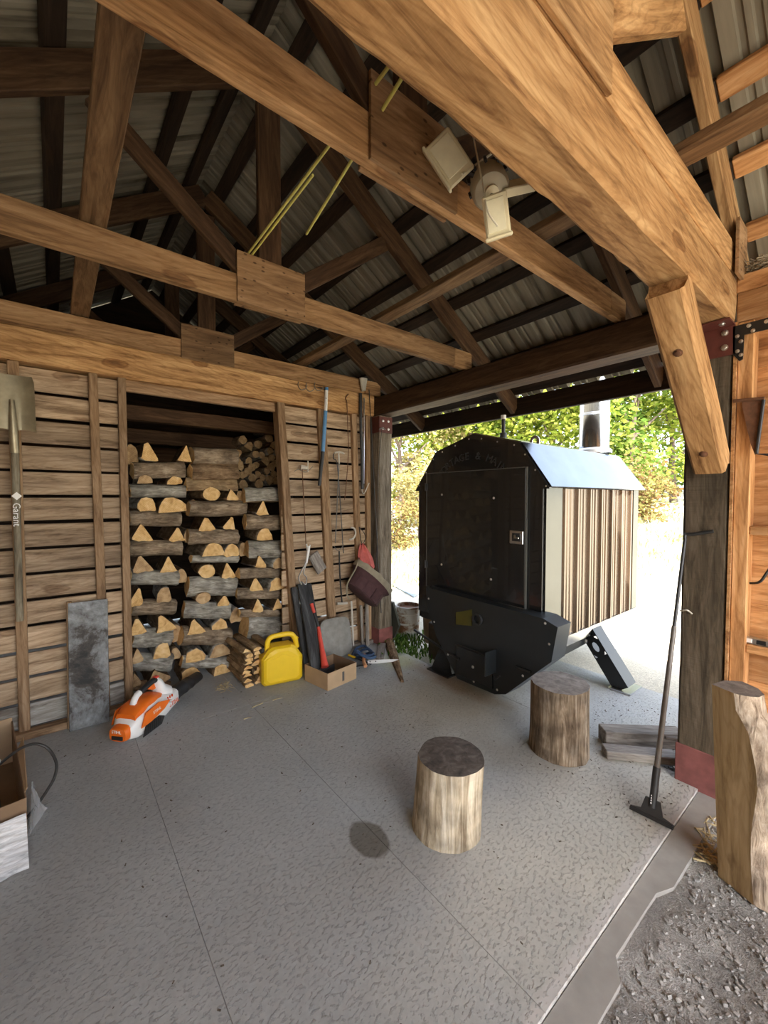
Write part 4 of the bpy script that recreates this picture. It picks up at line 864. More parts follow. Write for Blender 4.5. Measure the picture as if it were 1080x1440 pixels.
# ------------------------------------------------------------------ shovel on the left wall
SHOVELM = plain('worn shovel steel', (.33, .29, .20), .42, .75, .25, 14)
GREYW = wood('worn handle wood', (.13, .11, .08), (.25, .22, .16), (.36, .33, .25), 1.4, knots=.1)
YS = -.075
c = WY(19, 570, YS); t = thing('shovel', 'square steel shovel hung blade up on the left plank wall', 'shovel', WY(27, 872, YS))
w_ = .20; hB = WY(20, 528, YS).z - WY(20, 607, YS).z; zb = WY(20, 607, YS).z; cx = WY(19.5, 570, YS).x
def blade_pt(u, v):
    half = w_ / 2 * (1 - .06 * v) ; x = cx + u * half; z = zb + v * hB
    if v < .12: z -= .012 * math.sin(abs(u) * math.pi) * -1
    y = YS - .022 * (u * u) - .012 * (1 - v) - .006 + .018 * math.exp(-(u / .13) ** 2) * max(0, 1 - v * 1.5) * -1
    if v > .93: x = cx + u * half * (1 - .10 * (abs(u) > .9))
    return V((x, y, z))
nu, nv = 16, 10; vs = [blade_pt(-1 + 2 * i / nu, j / nv) for j in range(nv + 1) for i in range(nu + 1)]
bk = [v + V((0, .004, 0)) for v in vs]; n = len(vs); fs = []
for j in range(nv):
    for i in range(nu):
        a = j * (nu + 1) + i; fs += [(a, a + 1, a + nu + 2, a + nu + 1), (n + a, n + a + nu + 1, n + a + nu + 2, n + a + 1)]
edge = list(range(nu + 1)) + [j * (nu + 1) + nu for j in range(1, nv + 1)] + [nv * (nu + 1) + i for i in range(nu - 1, -1, -1)] + [j * (nu + 1) for j in range(nv - 1, 0, -1)]
for i in range(len(edge)): a, b = edge[i], edge[(i + 1) % len(edge)]; fs.append((a, n + a, n + b, b))
mb = MB(); mb.add(vs + bk, fs); mb.build('blade', SHOVELM, t, world=True, smooth=True)
p = [WY(16.5, 562, YS - .035), WY(17.5, 585, YS - .035), WY(19, 610, YS - .03), WY(21, 637, YS - .02)]
mb = MB(); mb.tube(p, [.012, .018, .022, .0215], 12); mb.build('socket', SHOVELM, t, world=True, smooth=True)
h0, h1 = WY(21, 636, YS - .02), WY(28, 873, YS + .03)
mb = MB(); mb.tube([h0, (h0 + h1) / 2, h1], [.019, .018, .0185], 12, M=frame(h0, h1 - h0, (0, -1, 0)).inverted()); mb.build('handle', GREYW, t, frame(h0, h1 - h0, (0, -1, 0)), smooth=True)
LW = plain('white print', (.8, .8, .78), .6)
q = h0 + (h1 - h0) * .33; lettering('\u25C6 Garant', .050, LW, q + V((0, -.0192, 0)), h1 - h0, (0, -1, 0), t)

# ------------------------------------------------------------------ leaning scorched plate and strip
def plate_mat():
    m, n, l, b = nodes('scorched grey plate'); mp = coords(n, l, (1, 1, 1)); t1 = ntex(n, l, mp, 3.0, 7, .7, .4); r = ramp(n, [(.36, (.012, .012, .012)), (.43, (.05, .043, .038)), (.47, (.13, .135, .14)), (.62, (.27, .29, .30))]); l.new(t1.outputs[0], r.inputs[0])
    t2 = ntex(n, l, mp, 26, 5, .7); r2 = ramp(n, [(.35, (.6, .55, .5)), (.65, (1.2, 1.2, 1.2))]); l.new(t2.outputs[0], r2.inputs[0]); l.new(mixc(n, l, 'MULTIPLY', .8, r.outputs[0], r2.outputs[0]), b.inputs['Base Color']); b.inputs['Roughness'].default_value = .55; b.inputs['Metallic'].default_value = .3
    bp = n.new('ShaderNodeBump'); bp.inputs['Strength'].default_value = .5; bp.inputs['Distance'].default_value = .004; l.new(t1.outputs[0], bp.inputs['Height']); l.new(bp.outputs[0], b.inputs['Normal']); return m
b0, b1 = FL(106, 1025), FL(146, 1016); t0 = WY(124, 845, -.03); bc = (b0 + b1) / 2 + V((0, -.01, 0))
o = board('metal_plate', bc + V((0, 0, .002)), t0, .215, .014, (0, -1, .1), plate_mat(), None, .002); tag(o, 'scorched grey metal plate leaning against the left plank wall', 'plate')
o = board('wood_strip', FL(99, 1026) + V((0, .015, .002)), WY(97, 846, -.02), .030, .030, (0, -1, 0), W_STUD, None); tag(o, 'narrow brown wood strip leaning along the scorched plate', 'strip')

# ------------------------------------------------------------------ leaf blower
T = FL(166, 1046); Nz = FL(278, 964); ax = (Nz - T); ax.z = 0; LB = ax.length; M0 = frame(T, ax, (0, 0, 1)); S = LB / .80
t = thing('leaf_blower', 'white and orange cordless leaf blower with black nozzle lying on the floor', 'leaf blower', T)
MM = M0 @ Matrix.Translation((-.02, -.02, 0)) @ Matrix.Diagonal((S, S * 1.28, S * 1.1, 1))
def sec(x, w_, z0, z1, k=.25, n=14, yc=0):
    out = []
    for i in range(n):
        a = i * math.tau / n; cc, ss = math.cos(a), math.sin(a); e = .55
        out.append((x, yc + w_ / 2 * math.copysign(abs(cc) ** e, cc), (z0 + z1) / 2 + (z1 - z0) / 2 * math.copysign(abs(ss) ** e, ss)))
    return out
def bpart(mb, name, mat, smooth=True, parent=t):
    return mb.build(name, mat, parent, MM, smooth=smooth)
mb = MB(); mb.loft([sec(.03, .10, .02, .10), sec(.07, .145, .008, .135), (sec(.16, .165, .004, .165)), sec(.26, .16, .006, .165), sec(.34, .14, .015, .15), sec(.42, .115, .025, .14), sec(.475, .098, .03, .13)]); bpart(mb, 'housing', WHITE)
mb = MB(); mb.loft([sec(.06, .108, .10, .150), sec(.12, .125, .11, .182), sec(.22, .118, .12, .190), sec(.30, .095, .12, .178), sec(.34, .06, .13, .158)]); cov = bpart(mb, 'orange_cover', ORANGE)
for s_ in (-1, 1):
    mb = MB(); mb.prism([(.065, .075), (.10, .145), (.22, .158), (.33, .125), (.27, .095), (.15, .075)], 0, .004, Matrix(((1, 0, 0, 0), (0, 0, s_, s_ * .0815), (0, 1, 0, 0), (0, 0, 0, 1)))); bpart(mb, 'side_panel', ORANGE, False)
mb = MB(); mb.loft([sec(-.005, .088, .028, .098), sec(.015, .096, .022, .106), sec(.10, .096, .025, .11)]); bat = bpart(mb, 'battery', ORANGE)
mb = MB(); mb.box((-.011, -.03, .036), (-.004, .03, .058), .002); bpart(mb, 'battery_contact', BLACKPL, False)
for s_ in (-1, 1):
    mb = MB(); mb.prism([(.075, .018), (.10, .075), (.22, .078), (.27, .052), (.24, .016)], 0, .003, Matrix(((1, 0, 0, 0), (0, 0, s_, s_ * .0835), (0, 1, 0, 0), (0, 0, 0, 1)))); gr_ = bpart(mb, 'intake_grille', BLACKPL, False)
    for k in range(8): mb = MB(); x = .095 + .019 * k; mb.box((x, s_ * .0865 - .003, .022), (x + .005, s_ * .0865 + .003, .070)); bpart(mb, 'grille_slat', DARKSTEEL, False, gr_)
hp_ = smooth_path([(.12, 0, .175), (.15, 0, .215), (.23, 0, .235), (.31, 0, .245), (.345, 0, .215), (.36, 0, .17), (.40, 0, .13)], 5)
mb = MB(); mb.tube([p for p in hp_[:8]], .017, 10); mb.build('handle_rear', WHITE, t, MM, smooth=True)
mb = MB(); mb.tube([p for p in hp_[7:17]], .0165, 10); mb.build('grip', BLACKPL, t, MM, smooth=True)
mb = MB(); mb.tube([p for p in hp_[16:]], [.020 + .0025 * i for i in range(len(hp_[16:]))], 10); mb.build('handle_front', WHITE, t, MM, smooth=True)
mb = MB(); mb.prism([(.235, .222), (.30, .230), (.315, .195), (.29, .195)], -.008, .008, Matrix(((1, 0, 0, 0), (0, 0, 1, 0), (0, 1, 0, 0), (0, 0, 0, 1)))); mb.build('trigger', ORANGE, t, MM)
mb = MB(); mb.box((.315, -.014, .254), (.345, .014, .266), .004); mb.build('switch', REDPL, t, MM)
mb = MB(); MZ = Matrix(((0, 0, 1, .47), (0, 1, 0, 0), (-1, 0, 0, .08), (0, 0, 0, 1))) @ Matrix.Rotation(0, 4, 'X')
prof = [(.047, 0), (.049, .01), (.049, .03), (.044, .035), (.042, .12), (.044, .125), (.044, .135), (.0415, .14), (.039, .20), (.041, .205), (.041, .212), (.038, .217), (.034, .325), (.030, .33), (.028, .30)]
mb.lathe(prof, 24, MZ, cap=False); bpart(mb, 'nozzle', BLACKPL)
RT = plain('orange red print', (.75, .10, .02), .5)
Rm = MM.to_3x3()
def blet(s, size, p, x, z, mat): lettering(s, size * S, mat, MM @ V(p), Rm @ V(x), Rm @ V(z), t)
blet('STIHL', .026, (-.0125, 0, .083), (0, -1, 0), (-1, 0, 0), LW)
blet('STIHL', .040, (.40, -.0665, .075), (1, 0, 0), (0, -1, .25), RT); blet('STIHL', .028, (.20, -.0865, .118), (1, 0, .06), (0, -1, 0), LW)
blet('\u25B7', .03, (.355, -.070, .105), (1, 0, 0), (0, -1, .3), plain('grey print', (.3, .3, .3), .6))
for k in range(3): mb = MB(); mb.box((.33 + .022 * k, -.0715, .122), (.333 + .022 * k, -.064, .138)); bpart(mb, 'vent_mark', RT, False)

# ------------------------------------------------------------------ box and cable at the left edge
zr = .24; R_, Bk = FL(36, 1122, zr), FL(17, 1014, zr); t = thing('cardboard_box', 'large open cardboard box at the left edge', 'box', (R_.x - .2, (R_.y + Bk.y) / 2, 0))
d = (Bk - R_); L = d.length; d.normalize(); lft = V((-d.y, d.x, 0)); lft = lft if lft.x < 0 else -lft; Wd = .40; th = .006
def wallp(name, a, b, z0, z1, mat=CARD): return board(name, a + V((0, 0, (z0 + z1) / 2 - a.z)), b + V((0, 0, (z0 + z1) / 2 - b.z)), z1 - z0, th, (b - a).cross(V((0, 0, 1))), mat, t, .001)
wallp('side_wall', R_, Bk, .0, zr, CARDIN); wallp('side_wall', R_, R_ + lft * Wd, .0, zr, CARDIN); wallp('side_wall', Bk, Bk + lft * Wd, .0, zr + .02, CARD); wallp('side_wall', R_ + lft * Wd, Bk + lft * Wd, .0, zr, CARDIN)
mb = MB(); q = [R_, Bk, Bk + lft * Wd, R_ + lft * Wd]; mb.loft([[V((v.x, v.y, .003)) for v in q], [V((v.x, v.y, .008)) for v in q]]); mb.build('bottom', CARDIN, t, world=True)
fa_, fb_ = R_ + d * .04, R_ + d * (L * .55); mb = MB(); o_ = -lft; mb.loft([[fa_, fb_, fb_ + V((0, 0, .005)), fa_ + V((0, 0, .005))], [fa_ + o_ * .006 + V((0, 0, .02)), fb_ + o_ * .022 + V((0, 0, .055)), fb_ + o_ * .026 + V((0, 0, .055)), fa_ + o_ * .010 + V((0, 0, .02))]]); mb.build('flap', CARD, t, world=True)
# contents
pp = R_ + lft * .13 + d * L * .45
o = board('white_carton', pp + V((-.07, -.03, .02)), pp + V((.04, .05, .02)), .10, .03, (.3, -.2, 1), plain('white card', (.75, .76, .78), .5), None); tag(o, 'small white carton lying in the big cardboard box', 'carton')
t2 = thing('tool_case', 'black tool case inside the big cardboard box', 'case', R_ + lft * .2 + d * .18 + V((0, 0, -zr + .01)))
cc = R_ + lft * .22 + d * .2; mb = MB(); mb.box((-.15, -.13, .012), (.15, .13, .12), .015); Mc = frame(V((cc.x, cc.y, 0)), lft, (0, 0, 1)); mb.build('case_body', BLACKPL, t2, Mc); mb = MB(); mb.tube(smooth_path([(-.05, .0, .115), (-.045, 0, .155), (.045, 0, .155), (.05, 0, .115)], 4), .009, 8); mb.build('case_handle', BLACKPL, t2, Mc, smooth=True)
path = [FL(-6, 1080, .20), FL(10, 1066, .27), FL(30, 1052, .30), FL(50, 1046, .29), FL(68, 1053, .25), FL(79, 1072, .19), FL(77, 1092, .14), FL(66, 1112, .09), FL(50, 1135, .05), FL(34, 1155, .02), FL(22, 1172, .008), FL(18, 1182, .008), FL(22, 1190, .008)]
t2 = thing('power_cable', 'black cable looping out of the big cardboard box onto the floor', 'cable', path[-1]); mb = MB(); mb.tube(smooth_path(path, 5), .0066, 8); mb.build('cord', plain('dark rubber cord', (.025, .023, .021), .5), t2, world=True, smooth=True)
e = path[-1]; mb = MB(); mb.box((e.x - .02, e.y - .03, .0), (e.x + .02, e.y + .02, .022), .006); pl_ = mb.build('plug', BLACKPL, t2, world=True)
for k in (-1, 0, 1): mb = MB(); mb.tube([(e.x + .012 * k, e.y - .028, .011), (e.x + .012 * k, e.y - .048, .011)], .0025, 6); mb.build('prong', STEEL, pl_, world=True)
# crumpled film under the box, papers
R5 = random.Random(5); film = bpy.data.materials.new('clear crumpled film'); film.use_nodes = True; fb = film.node_tree.nodes['Principled BSDF']; fb.inputs['Base Color'].default_value = (.75, .77, .80, 1); fb.inputs['Roughness'].default_value = .18; fb.inputs['Alpha'].default_value = .45
q0, q1, q2, q3 = R_ + V((.012, -.02, -zr)), R_ + V((.012, .22, -zr)), FL(68, 1136, 0), FL(26, 1196, 0); nx, ny = 14, 18; vs = []
for j in range(ny + 1):
    for i in range(nx + 1):
        u, v = i / nx, j / ny; p = (q0 * (1 - v) + q1 * v) * (1 - u) + (q3 * (1 - v) + q2 * v) * u; p.z = max(.003, (.19 * (1 - u) ** 1.5) * (.6 + .4 * v) + .022 * noise.noise(V((u * 6, v * 7, 3))) + .012 * noise.noise(V((u * 14, v * 15, 8)))); vs.append(p)
mb = MB(); mb.add(vs, [(j * (nx + 1) + i, j * (nx + 1) + i + 1, (j + 1) * (nx + 1) + i + 1, (j + 1) * (nx + 1) + i) for j in range(ny) for i in range(nx)]); o = mb.build('plastic_film', film, None, world=True); tag(o, 'crumpled clear plastic film spilling beside the big cardboard box', 'film')
PAP = wood('wrinkled white wrap', (.36, .37, .38), (.60, .61, .62), (.80, .81, .82), 2.5, knots=0)
f0 = R_ + V((0, -.012, 0)); a = f0 + lft * .40; mb = MB(); nx, ny = 20, 8; vs = []
for j in range(ny + 1):
    for i in range(nx + 1):
        u, v = i / nx, j / ny; p = f0 * (1 - u) + a * u; p = p - d * (.02 + .07 * v + .012 * noise.noise(V((u * 5, v * 9, 1)))); p.z = .19 * (1 - v) + .003; vs.append(p)
mb.add(vs, [(j * (nx + 1) + i, j * (nx + 1) + i + 1, (j + 1) * (nx + 1) + i + 1, (j + 1) * (nx + 1) + i) for j in range(ny) for i in range(nx)]); o = mb.build('white_wrap', PAP, None, world=True, smooth=True); tag(o, 'wrinkled white wrapping hanging on the near side of the big box', 'wrap')
a = FL(6, 1212, 0); mb = MB(); q = [FL(-30, 1185), FL(4, 1178), FL(12, 1184), FL(11, 1203), FL(2, 1215), FL(-30, 1225)]; mb.loft([[v + V((0, 0, .001)) for v in q], [v + V((0, 0, .006)) for v in q]]); o = mb.build('cardboard_scrap', CARD, None, world=True); tag(o, 'torn tan cardboard scrap on the floor at the left edge', 'cardboard')

# ------------------------------------------------------------------ yellow fuel can
A_, B_ = FL(369, 969), FL(427, 957); ux = (B_ - A_); Wc = ux.length; t = thing('fuel_can', 'yellow plastic fuel can with moulded handle on the floor by the logs', 'fuel can', (A_ + B_) / 2)
MC = frame(A_, ux, (0, 0, 1)); Hc, Dc = .305, .185; k = Wc / .34
def cp(ins): return [(ins, .025 + ins), (.025 + ins, ins), (Wc - .025 - ins, ins), (Wc - ins, .025 + ins), (Wc - ins, .205), (Wc - .055 - ins, .285 - ins), (Wc - .09 - ins, Hc - ins), (.09 + ins, Hc - ins), (.05 + ins, .285 - ins), (ins, .215)]
mb = MB(); mb.loft([[(x, y, z) for x, z in cp(i_)] for y, i_ in ((0, .035), (.012, .014), (.035, 0), (Dc - .035, 0), (Dc - .012, .014), (Dc, .035))]); body = mb.build('body', YELLOW, t, MC)
mb = MB(); P_ = [(x, z) for x, z in cp(.06)]; mb.loft([[(x, -.003, z) for x, z in P_], [(x * .96 + .02 * Wc, .006, z * .96 + .01) for x, z in P_]]); mb.build('embossed_panel', YELLOW, t, MC)
mb = MB(); mb.tube(smooth_path([(.055, Dc / 2, .27), (.065, Dc / 2, .345), (.10, Dc / 2, .372), (.18, Dc / 2, .378), (.25, Dc / 2, .372), (.285, Dc / 2, .33), (.30, Dc / 2, .255)], 5), .021, 12); mb.build('handle', YELLOW, t, MC, smooth=True)
mb = MB(); mb.lathe([(.026, 0), (.026, .03), (.022, .034)], 16, MC.inverted() @ MC @ Matrix.Translation((.03, Dc / 2 + .02, .255)) @ Matrix.Rotation(math.radians(-25), 4, 'Y')); mb.build('cap', BLACKPL, t, MC, smooth=True)
mb = MB(); mb.lathe([(.012, 0), (.012, .02)], 10, Matrix.Translation((.295, Dc / 2, .325)) @ Matrix.Rotation(math.radians(40), 4, 'Y')); mb.build('vent_cap', YELLOW, t, MC, smooth=True)

# ------------------------------------------------------------------ small box with axe handle, boards, pad
Nc, Lc, Rc = FL(461, 972), FL(429, 957), FL(501, 954); t = thing('cardboard_box', 'small open tan cardboard box beside the yellow can', 'box', Nc); hB_ = .135
Bc = Lc + Rc - Nc
def wall2(a, b, mat=CARD): return board('side_wall', a + V((0, 0, hB_ / 2 + .001)), b + V((0, 0, hB_ / 2 + .001)), hB_, .005, (b - a).cross(V((0, 0, 1))), mat, t, .001)
wall2(Nc, Lc); wall2(Nc, Rc); wall2(Lc, Bc, CARDIN); wall2(Rc, Bc, CARDIN)
mb = MB(); mb.loft([[v + V((0, 0, .002)) for v in (Nc, Rc, Bc, Lc)], [v + V((0, 0, .006)) for v in (Nc, Rc, Bc, Lc)]]); mb.build('bottom', CARDIN, t, world=True)
nf = (Rc - Nc).cross(V((0, 0, 1))).normalized(); nf = nf if nf.y < 0 else -nf
mc = Nc + (Rc - Nc) * .52 + nf * .0035; board('tape_mark', mc + V((0, 0, .03)), mc + V((0, 0, .105)), .022, .001, nf, plain('dark tape', (.10, .09, .08), .6), t, 0)
b0, b1 = WY(449, 941, -.45), WY(428, 821, -.045); o = board('dark_board', V((b0.x, b0.y, .055)), b1, .135, .022, (0, -1, .3), W_CHALK, None); tag(o, 'wide dark grey board leaning on the wall behind the axe handle', 'board')
b0, b1 = WY(434, 940, -.36), WY(413, 826, -.03); o = board('dark_board', V((b0.x, b0.y, .012)), b1, .055, .03, (0, -1, .3), W_CHALK, None); tag(o, 'narrow dark board leaning left of the wider dark board', 'board')
t = thing('axe', 'axe with red and black handle standing head down in small box', 'axe', WY(457, 940, -.50)); p0, p1, p2, p3 = WY(438, 849, -.16), WY(442, 862, -.20), WY(447.5, 882, -.26), WY(457, 938, -.48)
mb = MB(); mb.tube([p0, p0 * .4 + p1 * .6, p1], [.017, .015, .0145], 10); mb.build('knob', REDPL, t, world=True, smooth=True)
mb = MB(); mb.tube([p1, p2], [.0145, .017], 10); mb.build('grip', BLACKPL, t, world=True, smooth=True)
mb = MB(); mb.tube([p2, (p2 + p3) / 2, p3 * .9 + p2 * .1, p3], [.017, .019, .028, .032], 10); mb.build('shaft', REDPL, t, world=True, smooth=True)
Ma = frame(V((p3.x, p3.y + .03, .06)), (1, 0, 0), (0, 1, 0)); mb = MB(); mb.loft([[(-.05, -.035, -.018), (-.05, .035, -.018), (-.05, .035, .018), (-.05, -.035, .018)], [(.04, -.03, -.015), (.04, .03, -.015), (.04, .03, .015), (.04, -.03, .015)], [(.11, -.05, -.001), (.11, .05, -.001), (.11, .05, .001), (.11, -.05, .001)]]); mb.build('head', DARKSTEEL, t, Ma)
pc = WY(472.5, 896, -.12); sz = WY(472, 869, -.12).z - WY(472, 922, -.12).z; mb = MB(); out = []; n = 28
for i in range(n):
    a = i * math.tau / n; cc, ss = math.cos(a), math.sin(a); out.append((sz * .46 * math.copysign(abs(cc) ** .42, cc), sz * .5 * math.copysign(abs(ss) ** .42, ss)))
mb.loft([[(x * .93, y * .93, -.022) for x, y in out], [(x, y, -.012) for x, y in out], [(x, y, .012) for x, y in out], [(x * .93, y * .93, .022) for x, y in out]])
o = mb.build('seat_pad', plain('grey foam', (.27, .26, .235), .95, 0, .2, 20, .4), None, frame(pc, (1, 0, -.03), (0, -1, .25)), smooth=True); tag(o, 'grey rounded square pad leaning on the wall behind the small box', 'pad')
# blue cord coil, saw, plank, bark
t = thing('cord_coil', 'blue cord coil lying on the floor by the corner', 'cord', FL(508, 920)); R6 = random.Random(8)
for k in range(4):
    cc = FL(508 + 2 * k, 918 + k, .03 + .02 * k); pts = [cc + V((.075 * math.cos(a) + R6.uniform(-.008, .008), .10 * math.sin(a), .012 * math.sin(a * 2 + k) + .03 * math.cos(a + k))) for a in [i * math.tau / 10 for i in range(11)]]; mb = MB(); mb.tube(smooth_path(pts, 4), .011, 8); mb.build('cord_loop', plain('dark blue cord', (.035, .075, .16), .6) if k == 0 else bpy.data.materials['dark blue cord'], t, world=True, smooth=True)
o = None; t = thing('pruning_saw', 'folding pruning saw with white blade and orange handle by the corner', 'saw', FL(525, 932)); zz = .055
a, b = FL(517, 931, zz), FL(561, 929, zz); dd = (b - a).normalized(); Ms = frame(a, b - a, (0, 0, 1)); L = (b - a).length; mb = MB()
mb.prism([(0, -.014), (L * .3, -.018), (L * .8, -.010), (L, 0.012), (L * .6, .018), (L * .2, .018), (0, .012)], -.0012, .0012, Ms @ Matrix.Rotation(math.radians(35), 4, 'X')); mb.build('blade', WHITE, t, world=True)
for s_ in (.04, .22): mb = MB(); mb.lathe([(.005, 0), (.005, .006)], 10); mb.build('pivot', BLACKPL, t, Ms @ Matrix.Rotation(math.radians(35), 4, 'X') @ Matrix.Translation((L * s_ + .01, 0, 0)))
h = FL(513, 921, zz + .02), FL(514, 937, zz - .02); mb = MB(); mb.tube(smooth_path([h[0], (h[0] + h[1]) / 2 + V((-.015, 0, 0)), h[1]], 4), .016, 8); mb.build('handle', plain('faded orange rubber', (.62, .30, .14), .6), t, world=True, smooth=True)
mb = MB(); mb.tube([FL(500, 918, .05), FL(513, 928, .05)], .012, 8); mb.build('grip_tail', BLACKPL, t, world=True, smooth=True)
t = thing('garden_shears', 'pair of shears with yellow grip lying by the blue cord', 'shears', FL(497, 928)); mb = MB(); mb.tube([FL(490, 921, .06), FL(500, 925, .05)], .010, 8); mb.build('grip', YELLOW, t, world=True, smooth=True); mb = MB(); mb.tube([FL(499, 925, .05), FL(522, 934, .03)], .007, 6); mb.build('blade', DARKSTEEL, t, world=True); mb = MB(); mb.tube([FL(497, 938, .02), FL(517, 934, .02)], .006, 6); mb.build('handle', BLACKPL, t, world=True)
b0, b1 = FL(534, 928), FL(537.5, 907); o = board('grey_plank', b0 + V((0, 0, .012)), b1 + V((0, 0, .012)), .075, .022, (0, 0, 1), W_GREY, None); tag(o, 'short grey plank lying flat beside the corner post base', 'plank')
b0, b1 = FL(547, 904), FL(566, 960); dv = b1 - b0; L = dv.length; Mb = frame(b0, dv, (0, 0, 1)); mb = MB(); secs = []
for k in range(9):
    s_ = k / 8; w2 = .055 * (1 - .75 * s_ ** 1.5); hh = .05 * (1 - .6 * s_) + .012 * noise.noise(V((s_ * 6, 2, 1))); secs.append([(L * s_, -w2, .002), (L * s_, -w2 * .7, hh * .7), (L * s_, 0, hh), (L * s_, w2 * .7, hh * .6), (L * s_, w2, .002)])
mb.loft(secs); o = mb.build('bark_slab', BARKS[2], None, Mb); tag(o, 'dark tapering slab of bark lying in front of the corner post', 'bark')
# ------------------------------------------------------------------ tools on the wall right of the logs
def wtube(pts, r, name, mat, parent, y=-.03, k=4, n=8, smooth=True):
    P = [WY(p[0], p[1], p[2] if len(p) > 2 else y) for p in pts]; mb = MB(); mb.tube(smooth_path(P, k) if k else P, r, n); return mb.build(name, mat, parent, world=True, smooth=smooth)
WIRE = plain('dull steel wire', (.20, .19, .17), .5, .6); PALE = plain('pale worn metal', (.55, .51, .44), .55, .2)
t = thing('long_pole', 'blue handled pole with black grip hanging on the wall beam', 'pole', WY(449, 683, -.07))
wtube([(459, 547), (457.8, 580)], .016, 'printed_sleeve', WHITE, t, -.07, 0, 10); wtube([(457.9, 578), (454, 635)], .0175, 'blue_shaft', plain('light blue shaft', (.10, .27, .52), .4), t, -.07, 0, 10); wtube([(454, 635), (449, 683)], [.018, .014], 'grip', BLACKPL, t, -.07, 0, 10); wtube([(459.2, 545), (459, 549)], .018, 'end_cap', BLUE, t, -.07, 0, 10)
lettering('8', .02, BLACKPL, WY(458.5, 560, -.0865), WY(457, 580, -.07) - WY(459, 547, -.07), (0, -1, 0), t)
t = thing('wire_hooks', 'row of bent wire hooks screwed to the wall beam', 'hooks', WY(433, 545, -.03))
for x, y in ((420, 543), (431, 545), (443, 544)): wtube([(x, y - 6, -.022), (x - 1, y - 1, -.05), (x + 3, y + 5, -.08), (x + 9, y + 4, -.09), (x + 12, y - 1, -.09)], .0035, 'hook', WIRE, t, k=4, n=6)
wtube([(446, 545, -.022), (452, 546, -.05), (459, 549, -.08)], .004, 'hook', WIRE, t, n=6)
t = thing('hanging_rod', 'thin iron rod with round pull hanging left of the blue pole', 'rod', WY(430, 765, -.03)); wtube([(425, 660), (427.5, 710), (430.5, 768)], .004, 'rod', RUST, t, -.03); wtube([(423, 657, -.02), (432, 658, -.035)], [.022, .018], 'pulley', PALE, t, k=0, n=12); wtube([(433, 648), (433, 664)], .005, 'bar', PALE, t, -.03, 0); wtube([(414, 663), (420, 660), (430, 664), (440, 656)], .003, 'wire', WIRE, t, -.03)
t = thing('t_handle_tool', 'pale t-handle tool with long twin rods hanging between the studs', 'tool', WY(475, 770, -.03)); wtube([(470, 637), (477, 635.5), (484, 638)], .009, 'crossbar', PALE, t, -.05, 2); wtube([(476, 637), (477, 652)], .008, 'neck', PALE, t, -.05, 0); wtube([(477, 650), (475, 690), (471.5, 764)], .0055, 'rod', WIRE, t, -.04); wtube([(469, 638), (469, 645), (474, 652), (478, 700), (483, 778)], .0045, 'dark_rod', DARKSTEEL, t, -.04)
t = thing('hanging_wire', 'long thin rusty wire hook hanging from the wall beam', 'wire', WY(485, 700, -.03)); wtube([(490, 554), (486, 560), (488, 567), (489, 600), (490, 635), (487, 680), (484.5, 703)], .0042, 'wire', RUST, t, -.035, n=6)
t = thing('crescent_hook', 'pale crescent shaped hook on the stud beside the red cloth', 'hook', WY(498, 750, -.03)); wtube([(493, 742), (498, 743), (500, 750), (497, 757), (491, 759)], [.006, .010, .011, .009, .006] and .009, 'crescent', PALE, t, -.04)
t = thing('tongs', 'silver scissor tongs hanging at the left jamb', 'tongs', WY(430, 835, -.06))
wtube([(431, 765), (432, 780), (428, 795), (420, 812), (424, 822)], .0065, 'arm', STEEL, t, -.09); wtube([(436, 766), (433, 785), (427, 805), (431, 812), (430, 822), (424, 818)], .0055, 'arm', STEEL, t, -.095); wtube([(434, 768), (431, 792)], .010, 'grip', WHITE, t, -.10, 0); 
o = board('wood_paddle', WY(440, 779, -.06), WY(453, 803, -.05), .11, .02, (0, -1, .1), W_GREY, None); tag(o, 'small grey wood paddle hanging on the stud beside the tongs', 'paddle')
t = thing('hammer', 'long handled mallet hanging head down below the t-handle tool', 'mallet', WY(481, 850, -.05)); wtube([(477, 775), (478, 810), (481, 848)], .0075, 'handle', DARKSTEEL, t, -.045); wtube([(474, 849), (488, 848)], .013, 'head', PALE, t, -.045, 0, 10); wtube([(470, 768), (475, 774), (482, 768), (481, 762)], .004, 'hook', WIRE, t, -.04)
t = thing('iron_pipe', 'long dark pipe with white plaster lump standing on the wall near corner', 'pipe', WY(512, 700, -.05)); wtube([(507, 553), (507.5, 600), (509, 640), (509.5, 688)], .016, 'pipe', DARKSTEEL, t, -.05, 0, 10); wtube([(512, 560), (512, 600), (511.5, 680)], .007, 'thin_pipe', STEEL, t, -.06, 0, 8)
mb = MB(); c = WY(511, 541, -.045); secs = []
for k in range(7):
    z = .06 - .02 * k; r = .045 * (1 - .1 * k); secs.append([(c.x + r * math.cos(i * math.tau / 10) * (1 + .2 * noise.noise(V((i, k, 0)))), c.y + .03 * math.sin(i * math.tau / 10), c.z + z) for i in range(10)])
mb.loft(secs); mb.build('plaster_lump', plain('white plaster', (.52, .49, .42), .9, 0, .2, 20, .4), t, world=True); wtube([(509, 685), (509, 690), (512, 694), (519, 679)], .006, 'valve', PALE, t, -.05)
t = thing('rope', 'thin dark cord hanging down the corner post', 'cord', WY(535, 860, -.12)); wtube([(519, 548, -.03), (522, 600, -.06), (526, 680, -.10), (532, 790, -.14), (536, 862, -.14)], .0045, 'cord', DARKSTEEL, t, n=6); wtube([(537, 605, -.12), (532, 660, -.12), (531, 740, -.12), (529, 800, -.13)], .003, 'cord', DARKSTEEL, t, n=6); wtube([(533, 604, -.12), (537, 602, -.13), (542, 604, -.12)], .006, 'hook', WIRE, t, n=6)
